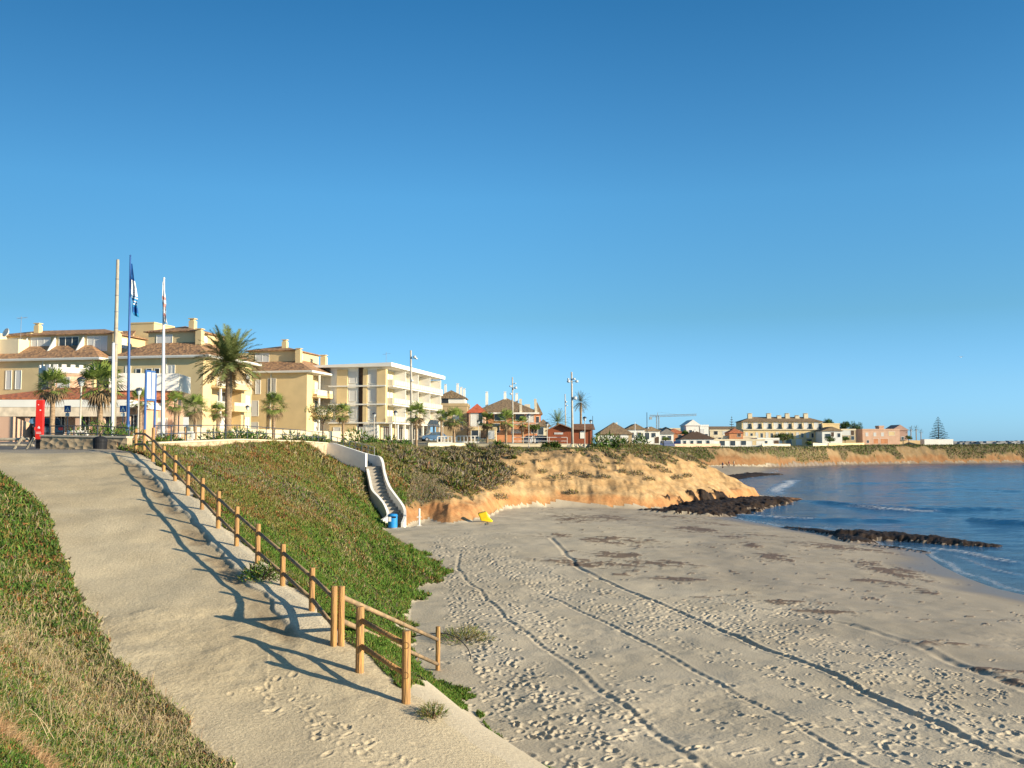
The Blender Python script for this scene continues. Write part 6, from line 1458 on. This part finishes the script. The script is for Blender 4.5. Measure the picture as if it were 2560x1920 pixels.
# crossing signs
for k, (px, Y, lb) in enumerate(((167, 62, 'blue square pedestrian crossing sign left of the big fan palm'), (306, 58, 'blue square pedestrian crossing sign between the white and blue flagpoles'))):
    zb = 7.35; X = X_at(px, Y); t = thing('road_sign', lb, 'road sign', (X, Y, zb), group='pedestrian crossing signs'); zt = Z_at(1014, Y) - zb
    s = .21 * Y / 62 * 1.0; m = MB(); m.tube([(0, 0, -.3), (0, 0, zt - .02)], .03, 7); m.build('post', GREYM, t)
    z0 = zt - 2 * s - .0; m = MB(); m.box(-s, s, -.05, -.031, z0, zt); pn = m.build('panel', mat('sign_blue', (.02, .12, .35), rough=.4), t)
    m = MB(); m.prism([(-s * .72, z0 + s * .32), (s * .72, z0 + s * .32), (0, z0 + s * 1.7)], 'y', -.056, -.0505); m.build('triangle', PW, pn)
    c = z0 + s * .45; m = MB()
    m.tube([(0, -.06, c + s * .42), (s * .02, -.06, c + s * .28)], .028, 5); m.tube([(0, -.06, c + s * .3), (-s * .2, -.06, c)], .012, 4); m.tube([(0, -.06, c + s * .3), (s * .16, -.06, c)], .012, 4); m.build('pictogram', BLK, pn)
    m = MB(); m.box(-s * .6, s * .6, -.05, -.031, z0 - s * 1.3, z0 - s * .25); m.build('plate', mat('plate_grey', (.5, .55, .55)), t)
# red pylon
Y = 47.5; zb = 7.0; X = X_at(98, Y); t = thing('pylon', 'red pylon with small white emblems at the left end of the stone wall', 'pylon', (X, Y, zb)); H = Z_at(1000, Y) - zb; w_ = 17 / FPX * Y / 2
z0 = Z_at(1098, Y) - zb
m = MB(); m.prism([(-w_, z0), (w_, z0), (w_, H - .05), (w_ * .9, H), (-w_ * .9, H), (-w_, H - .05)], 'y', -.10, .10); m.build('body', RED, t)
m = MB(); m.box(-w_ * .8, w_ * .8, -.08, .08, -.3, z0 - .001); m.build('foot', BLK, t)
m = MB()
zc = Z_at(1069, Y) - zb; m.box(-.05, .03, -.104, -.1005, zc - .04, zc + .02); m.box(-.02, .04, -.104, -.1005, zc + .021, zc + .06); m.box(.03, .06, -.104, -.1005, zc - .06, zc + .02)
zc = Z_at(1080, Y) - zb
for q in (0, .06): m.box(-w_ * .75, w_ * .75, -.104, -.1005, zc - q - .022, zc - q)
zc = Z_at(1012, Y) - zb; m.box(-.07, -.02, -.104, -.1005, zc - .02, zc + .02); m.box(.02, .09, -.104, -.1005, zc - .3, zc - .24); m.build('emblem', PW, t)
# leaning small post
Y = 50; x_, y_, z_ = X_at(463, Y), Y, ground(X_at(463, Y), Y); t = thing('signpost', 'short timber signpost with a small white plate in the green slope', 'signpost', (x_, y_, z_)); H = Z_at(1042, Y) - z_
m = MB(); m.tube([(0, 0, -.3), (.0, 0, H)], .05, 8); m.build('post', WOOD, t); m = MB(); m.box(-.1, .17, -.09, -.055, H - .52, H - .02); m.build('plate', PW, t)
# street lamps
LAMPP = mat('lamp_post_paint', (.55, .50, .43), rough=.5, var=.06); LG = mat('lamp_glass', (.52, .56, .58), rough=.2, var=.05); LC = mat('lamp_cap', (.05, .06, .08), rough=.4)
def lamp(label, px, Y, ytop):
    X = X_at(px, Y); zb = ground(X, Y); H = Z_at(ytop, Y) - zb; t = thing('street_lamp', label, 'street lamp', (X, Y, zb), group='street lamps along the promenade')
    m = MB(); m.lathe([(.09, -.2), (.09, .5), (.055, .6), (.05, H - .62)], 9); m.build('post', LAMPP, t)
    m = MB(); m.lathe([(.08, H - .62), (.12, H - .58), (.23, H - .26)], 12); m.build('lantern', LG, t)
    m = MB(); m.lathe([(.29, H - .26), (.28, H - .2), (.20, H - .08), (.06, H - .02), (.03, H)], 12); m.build('cap', LC, t)
LAMPS = [('lamp post nearest the camera, before the orange restaurant roof', 199, 60, 941), ('lamp post between the blue flagpole and the sign board', 344, 78, 969), ('lamp post just right of the tall white flagpole', 435, 94, 990), ('lamp post between the big date palm and the round palm', 617, 116, 1013),
         ('lamp post at the ochre foot of the white balcony block, left one', 935, 126, 1031), ('lamp post in front of the white balcony block, left of the tall pole', 988, 114, 1026), ('lamp post at the left end of the white balustrade', 1107, 146, 1043), ('lamp post in front of the small red roofed house', 1196, 148, 1050),
         ('tall slim lamp post with white shaft left of the wooden kiosk', 1322, 128, 1034), ('lamp post at the left corner of the wooden kiosk', 1368, 146, 1055), ('lamp post at the right part of the wooden kiosk', 1462, 130, 1041), ('small lamp post behind the right corner of the kiosk', 1477, 158, 1049)]
for a in LAMPS: lamp(*a)
def flood(m, c, a, s=.28):
    m.tube([(c[0], c[1], c[2]), (c[0] + cos(a) * .5, c[1] - .1, c[2] + .05)], .03, 5)
    return (c[0] + cos(a) * .5, c[1] - .15, c[2] - .02)
def tall(label, px, Y, ytop, r, lights, m1=CONC, pt=None):
    t, H, dx = pole('light_pole', label, px, Y, ytop, r, r * .62, m1, pt, 'light pole'); b = MB(); heads = []
    for (py, a, s) in lights:
        z = Z_at(py, Y) - t.location.z; f = z / H; x = dx * f; c = x + a
        b.tube([(x, 0, z), (c, -.1, z + .03)], .03, 5); heads.append((c, z, s))
    if heads: b.build('bracket', GREYM, t)
    for (c, z, s) in heads: h = MB(); h.lathe([(.04, s * .6), (s * .5, s * .45), (s * .62, -.05), (s * .5, -s * .3), (.03, -s * .42)], 10, (c, -.15, z)); h.build('floodlight', LG, t)
    return t
tall('tall concrete light pole in front of the white balcony block', 1029.5, 124, 876, .19, [(893, .5, .34), (897, .72, .25), (952, .12, .3)], pt=1027)
tall('light pole with cluster of floodlights above the brown tiled terrace', 1282, 146, 943, .16, [(959, .45, .2), (966, -.3, .3), (970, .5, .38), (985, -.25, .3), (973, .15, .25)], pt=1281)
tall('tallest light pole beside the kiosk with floodlights on both sides', 1431.5, 134, 930, .19, [(948, -.5, .25), (954, -.45, .4), (948, .35, .3), (954, .7, .38), (996, .42, .5)], pt=1429)
tall('thin light pole behind the kiosk, left of the tallest one', 1415, 190, 985, .15, [(1005, .2, .3), (1014, .35, .25)], pt=1412.5)
tall('thin white pole right of the pyramid roofed house', 1588, 250, 1055, .09, [], PW)
tall('thin dark lamp pole among the white houses', 1618, 266, 1031, .13, [(1070, .3, .4)], LC)
tall('slender pole just right of the kiosk', 1482, 150, 1040, .06, [], LC)
# railings
def railing(label, pts, h=.85, step=2.0, m1=LC, r=.025, rails=(1.0, .5), cat='railing'):
    t = thing('railing', label, cat, pts[0]); o = pts[0]; m = MB(); b = MB()
    for i in range(len(pts) - 1):
        a, c = Vector(pts[i]) - Vector(o), Vector(pts[i + 1]) - Vector(o); n = max(1, int((c - a).length / step))
        for f in rails: m.tube([a + Vector((0, 0, h * f)), c + Vector((0, 0, h * f))], r, 6)
        for k in range(n + (i == len(pts) - 2)):
            p = a + (c - a) * k / n; b = MB(); b.tube([p, p + Vector((0, 0, h - .01))], r * 1.1, 6); b.build('post', m1, t)
    m.build('rail', m1, t); return t
railing('dark metal railing on the sandstone retaining wall above the green slope', [(-16.75, 45, 7.3), (-16.6, 58, Z_at(1096, 58)), (-16.05, 72, Z_at(1101.5, 72)), (-15.75, 80.9, Z_at(1106.5, 80.9))], .8)
railing('dark railing behind the rubble stone wall and the black bin', [(X_at(125, 44.5), 44.5, 7.35), (X_at(243, 44.2), 44.2, 7.35), (X_at(322, 43.8), 43.8, 7.25)], .72, 1.0)
railing('light metal railing along the promenade before the wooden kiosk', [(X_at(1282, 134), 134, 7.2), (X_at(1418, 135), 135, 7.2)], 1.05, 2.2, PW, .03)
# barrier of crossed timbers at the left edge
x0 = X_at(2, 45); t = thing('timber_barrier', 'low barrier of slanting grey timbers at the left edge of the path', 'barrier', (x0, 45, 6.95))
m = MB(); m.tube([(-2, 0, .48), (1.2, .2, .52)], .07, 8); m.tube([(-2, -.1, .28), (1.5, .1, .22)], .06, 8); m.build('rail', PG_, t)
m = MB(); m.tube([(.55, .1, .02), (1.0, 0, .62)], .07, 8); m.tube([(1.15, .1, .02), (1.55, 0, .58)], .07, 8); m.tube([(-.6, .1, .02), (-.2, 0, .6)], .07, 8); m.build('legs', PG_, t)

# ------------------------------------------------------------------ CARS, CRANE, PEOPLE, GULL
def car(label, px, Y, rz, paint, cat='car', zb=None, van=False, s=1.0, name='parked_car', group='parked vehicles'):
    X = X_at(px, Y); zb = ground(X, Y) if zb is None else zb; t = thing(name, label, cat, (X, Y, zb), rz, group)
    L, W = 4.1, 1.7
    lo = [(-2.05, .32), (2.05, .32), (2.08, .62), (1.95, .86), (1.05, .96), (-1.75, 1.0), (-2.05, .9), (-2.08, .55)] if not van else [(-2.2, .32), (2.2, .32), (2.22, .8), (2.0, 1.1), (1.6, 1.15), (-2.2, 1.15)]
    hi = [(.95, .955), (.25, 1.42), (-1.2, 1.45), (-1.85, .99)] if not van else [(1.7, 1.151), (1.1, 1.95), (-2.15, 1.98), (-2.2, 1.151)]
    m = MB(); m.prism(lo, 'y', -W / 2, W / 2); o = m.build('body', paint, t); bv = o.modifiers.new('b', 'BEVEL'); bv.width = .07; bv.segments = 3
    m = MB(); m.prism(hi, 'y', -W / 2 + .1, W / 2 - .1); o = m.build('roof', paint, t); bv = o.modifiers.new('b', 'BEVEL'); bv.width = .06; bv.segments = 2
    m = MB()
    if not van:
        for sg in (-1, 1):
            y0 = sg * (W / 2 - .1); y1 = y0 + sg * .012; q = [(.78, .99), (.22, 1.34), (-.28, 1.36), (-.28, .99)]; q2 = [(-.36, .99), (-.36, 1.36), (-1.1, 1.37), (-1.6, 1.02)]
            for w2 in (q, q2): m.prism(w2, 'y', min(y0, y1), max(y0, y1))
        m.add([(.93, -.62, 1.0), (.93, .62, 1.0), (.33, .55, 1.385), (.33, -.55, 1.385)], [(0, 1, 2, 3)]); m.add([(-1.86, -.6, 1.05), (-1.86, .6, 1.05), (-1.32, .55, 1.42), (-1.32, -.55, 1.42)], [(3, 2, 1, 0)])
    else:
        for sg in (-1, 1): y0 = sg * (W / 2 - .1); y1 = y0 + sg * .012; m.prism([(1.55, 1.2), (1.05, 1.8), (.3, 1.82), (.3, 1.2)], 'y', min(y0, y1), max(y0, y1))
        m.box(-2.215, -2.2, -.6, .6, 1.2, 1.8)
    m.build('window', GLS, t)
    for sx in (-1.28, 1.3):
        for sg in (-1, 1):
            m = MB(); pr = [(.31 * cos(2 * pi * k / 18), .31 + .31 * sin(2 * pi * k / 18)) for k in range(18)]
            m.prism([(sx + a, b) for a, b in pr], 'y', sg * W / 2 - (.2 if sg > 0 else -.0), sg * W / 2 + (.02 if sg > 0 else .2 - .22 + 0.0) if sg > 0 else sg * W / 2 + .2); w3 = m.build('wheel', BLK, t)
            m = MB(); m.prism([(sx + a * .6, .31 + (b - .31) * .6) for a, b in pr], 'y', min(sg * (W / 2 + .022), sg * (W / 2 + .035)), max(sg * (W / 2 + .022), sg * (W / 2 + .035))); m.build('rim', GREYM, w3)
    for sg in (-1, 1):
        m = MB(); m.box(-2.1, -2.0, min(sg * .55, sg * .8), max(sg * .55, sg * .8), .68, .86); m.build('tail_light', RED, t)
        m = MB(); m.box(1.98, 2.09, min(sg * .5, sg * .78), max(sg * .5, sg * .78), .62, .76); m.build('headlight', PW, t)
    return t
CD = mat('car_dark', (.03, .035, .045), rough=.25, var=.05, spec=.6); CB = mat('car_blue', (.04, .10, .20), rough=.25, var=.05, spec=.6); CS = mat('car_silver', (.42, .44, .46), rough=.25, var=.05, spec=.6); CN = mat('van_blue', (.018, .04, .12), rough=.4, var=.05)
car('dark car with red tail light parked behind the red pylon', 106, 61, radians(125), CD, zb=7.42)
car('dark blue car parked in front of the white balcony block', 1082, 150, radians(205), CB)
car('silver car parked left of the wooden kiosk, nearer the palms', 1336, 152, radians(50), CS)
car('silver car parked against the left wall of the wooden kiosk', 1362, 155, radians(48), CS)
car('dark blue van by the road behind the headland bushes, left one', 1638, 276, radians(40), CN, 'van', zb=None, van=True)
car('dark blue van by the road below the white bungalow, right one', 1669, 281, radians(35), CN, 'van', zb=None, van=True)
t = thing('container', 'plain dark blue container left of the white bungalow', 'container', (X_at(1689, 292), 292, 6.2)); m = MB(); m.box(-1.6, 1.6, 0, 2, 0, 2.1); 
for k in range(7): m.box(-1.5 + k * .42, -1.35 + k * .42, -.05, -.001, .1, 2.0)
m.build('shell', CN, t)
# construction crane far behind
Yc = 640; t = thing('tower_crane', 'faint tower crane rising behind the white houses', 'crane', (X_at(1645, Yc), Yc, 7)); zj = Z_at(1040, Yc) - 7; LATC = mat('crane_steel', (.36, .40, .42), var=.1)
def lattice(m, a, b, w_, n, r):
    a, b = Vector(a), Vector(b); d = (b - a).normalized(); u = Vector((0, 0, 1)) if abs(d.z) < .5 else Vector((1, 0, 0)); v = d.cross(u).normalized(); cs = [u * w_ + v * w_, u * w_ - v * w_, -u * w_ - v * w_, -u * w_ + v * w_]
    for c in cs: m.tube([a + c, b + c], r, 4)
    for k in range(n):
        p, q = a + (b - a) * k / n, a + (b - a) * (k + 1) / n
        for j in range(4): m.tube([p + cs[j], q + cs[(j + 1) % 4]], r * .7, 3)
m = MB(); lattice(m, (0, 0, 0), (0, 0, zj), .8, 14, .16); m.build('mast', LATC, t)
m = MB(); lattice(m, (0, 0, zj), (X_at(1742, Yc) - X_at(1645, Yc), 0, zj + .8), .55, 22, .12); m.build('jib', LATC, t)
m = MB(); lattice(m, (X_at(1625, Yc) - X_at(1645, Yc), 0, zj), (0, 0, zj), .6, 5, .14); xq = X_at(1626, Yc) - X_at(1645, Yc); m.box(xq - .6, xq + 1.2, -.8, .8, zj - 2.4, zj - .6); m.build('counter_jib', LATC, t)
m = MB(); zt_ = Z_at(1030, Yc) - 7; m.tube([(0, 0, zj), (0, 0, zt_)], [.3, .1], 6); m.tube([(0, 0, zt_), (14, 0, zj + .9)], .05, 3); m.build('apex', LATC, t)
def skin_person(label, px, py, hpx, cloth, legs, pose, zb=None):
    Y = hit(px, py)[1]; Y = min(max(Y, 230), 300); X = X_at(px, Y); zb = ground(X, Y) if zb is None else zb
    t = thing('person', label, 'person', (X, Y, zb)); h = 1.72; s = h / 1.72
    J = {'pel': (0, 0, .95), 'ch': (0, .02, 1.32), 'nk': (0, .01, 1.48), 'hd': (0, -.02, 1.62), 'tp': (0, -.02, 1.72), 'sl': (-.19, 0, 1.42), 'el': (-.26, -.02, 1.12), 'hl': (-.24, -.12, .86), 'sr': (.19, 0, 1.42), 'er': (.27, .04, 1.13), 'hr': (.27, -.06, .86),
         'kl': (-.11, -.08 - pose * .1, .5), 'al': (-.11, pose * .1, .07), 'tl': (-.11, -.14 + pose * .1, .03), 'kr': (.11, .02 - pose * .12, .5), 'ar': (.11, .16 * pose, .07), 'tr': (.11, -.12 + .16 * pose, .03)}
    R = {'pel': .15, 'ch': .16, 'nk': .06, 'hd': .10, 'tp': .07, 'sl': .07, 'el': .05, 'hl': .035, 'sr': .07, 'er': .05, 'hr': .035, 'kl': .065, 'al': .045, 'tl': .04, 'kr': .065, 'ar': .045, 'tr': .04}
    E = [('pel', 'ch'), ('ch', 'nk'), ('nk', 'hd'), ('hd', 'tp'), ('ch', 'sl'), ('sl', 'el'), ('el', 'hl'), ('ch', 'sr'), ('sr', 'er'), ('er', 'hr'), ('pel', 'kl'), ('kl', 'al'), ('al', 'tl'), ('pel', 'kr'), ('kr', 'ar'), ('ar', 'tr')]
    ks = list(J); me = bpy.data.meshes.new('body'); me.from_pydata([J[k] for k in ks], [(ks.index(a), ks.index(b)) for a, b in E], []); o = bpy.data.objects.new('body', me); COL.objects.link(o); o.parent = t
    sk = o.modifiers.new('skin', 'SKIN'); me.skin_vertices.new() if not me.skin_vertices else None
    for k, v in zip(ks, me.skin_vertices[0].data): v.radius = (R[k], R[k]); v.use_root = (k == 'pel')
    sb = o.modifiers.new('sub', 'SUBSURF'); sb.levels = 1; sb.render_levels = 1; me.materials.append(mat('skin', (.45, .28, .20), var=.05))
    m = MB(); m.lathe([(.20, .88), (.19, 1.1), (.215, 1.38), (.12, 1.47)], 12); m.build('shirt', cloth, t, smooth=True)
    m = MB(); 
    for a, k, f in ((-.11, 'kl', 'al'), (.11, 'kr', 'ar')): m.tube([(a * .8, 0, .93), J[k], (J[f][0], J[f][1], .12)], [.125, .095, .075], 9)
    m.build('trousers', legs, t, smooth=True)
    m = MB(); m.lathe([(.105, 1.60), (.118, 1.66), (.10, 1.73), (.03, 1.755)], 10, (0, 0, 0)); m.build('hair', BRN, t); return t
CL = [mat('cloth_pale', (.45, .58, .72)), mat('cloth_dark', (.04, .045, .07)), mat('cloth_denim', (.07, .10, .18)), mat('cloth_red', (.32, .08, .06)), mat('cloth_sand', (.42, .34, .24))]
skin_person('person in a pale blue top standing at the foot of the far cliff', 1768, 1168, 13, CL[0], CL[2], 0)
skin_person('person in dark clothes walking on the far beach, nearest the water', 1806, 1171, 13, CL[1], CL[1], 1)
skin_person('person in a red top near the orange cliff of the far beach', 1822, 1166, 12, CL[3], CL[1], 0)
skin_person('person in sand coloured clothes farthest right on the far beach', 1834, 1166, 12, CL[4], CL[2], 1)
Yg = 210; t = thing('seagull', 'single white gull gliding high over the sea at the right', 'bird', (X_at(2402, Yg, Z_at(893, Yg)), Yg, Z_at(893, Yg)), radians(35))
m = MB(); m.tube([(-.3, 0, 0), (-.12, 0, .02), (.1, 0, .03), (.24, 0, .05), (.34, 0, .04)], [.02, .07, .085, .06, .012], 8); m.build('body', WHT, t, smooth=True)
for sg in (-1, 1):
    m = MB(); m.add([(.12, sg * .04, .05), (-.08, sg * .04, .04), (.1, sg * .35, .17), (-.07, sg * .33, .15), (-.08, sg * .68, .07)], [(0, 1, 3, 2), (2, 3, 4)]); o = m.build('wing', mat('gull_grey', (.6, .62, .64)), t); so = o.modifiers.new('s', 'SOLIDIFY'); so.thickness = .02
m = MB(); m.add([(-.28, -.03, .01), (-.28, .03, .01), (-.42, .07, .0), (-.42, -.07, 0)], [(0, 1, 2, 3)]); o = m.build('tail', WHT, t); so = o.modifiers.new('s', 'SOLIDIFY'); so.thickness = .012

# ------------------------------------------------------------------ far shore with its town, kilometres away
rs = np.random.default_rng(99); Yd = 2300
xs = np.linspace(X_at(2330, Yd), X_at(2800, Yd), 160); top = 7 + (fbm(xs / 90, xs * 0, 901, 4)) * 9 + 1.5; V = []; F = []
for i, x in enumerate(xs): V += [(x, Yd - 120, 0), (x, Yd, top[i] * .8), (x, Yd + 200, top[i] * 1.0), (x, Yd + 700, 0)]
for i in range(len(xs) - 1):
    for j in range(3): F.append((i * 4 + j, i * 4 + 4 + j, i * 4 + 5 + j, i * 4 + 1 + j))
tag(np_mesh('hills', np.array(V), np.array(F), mat('far_hills', (.10, .12, .13), scale=.02, var=.3)), kind='structure')  # blue-grey distance haze put into the hill colour
m = MB()
for k in range(150):
    x = rs.uniform(xs[0] + 60, xs[-1]); y = Yd + rs.uniform(-60, 160); z = np.interp(x, xs, top) * (.72 + .2 * (y > Yd)); w2 = rs.uniform(2, 8); h2 = rs.uniform(2, 6); m.box(x - w2, x + w2, y, y + 12, z - 4, z + h2 * .8)
tag(m.build('far_town', mat('far_town_walls', (.34, .34, .34), scale=.05, var=.35)), 'far town of tiny pale buildings along the horizon at the right', 'town', kind='stuff')  # wall colour muted to carry the haze of the distance
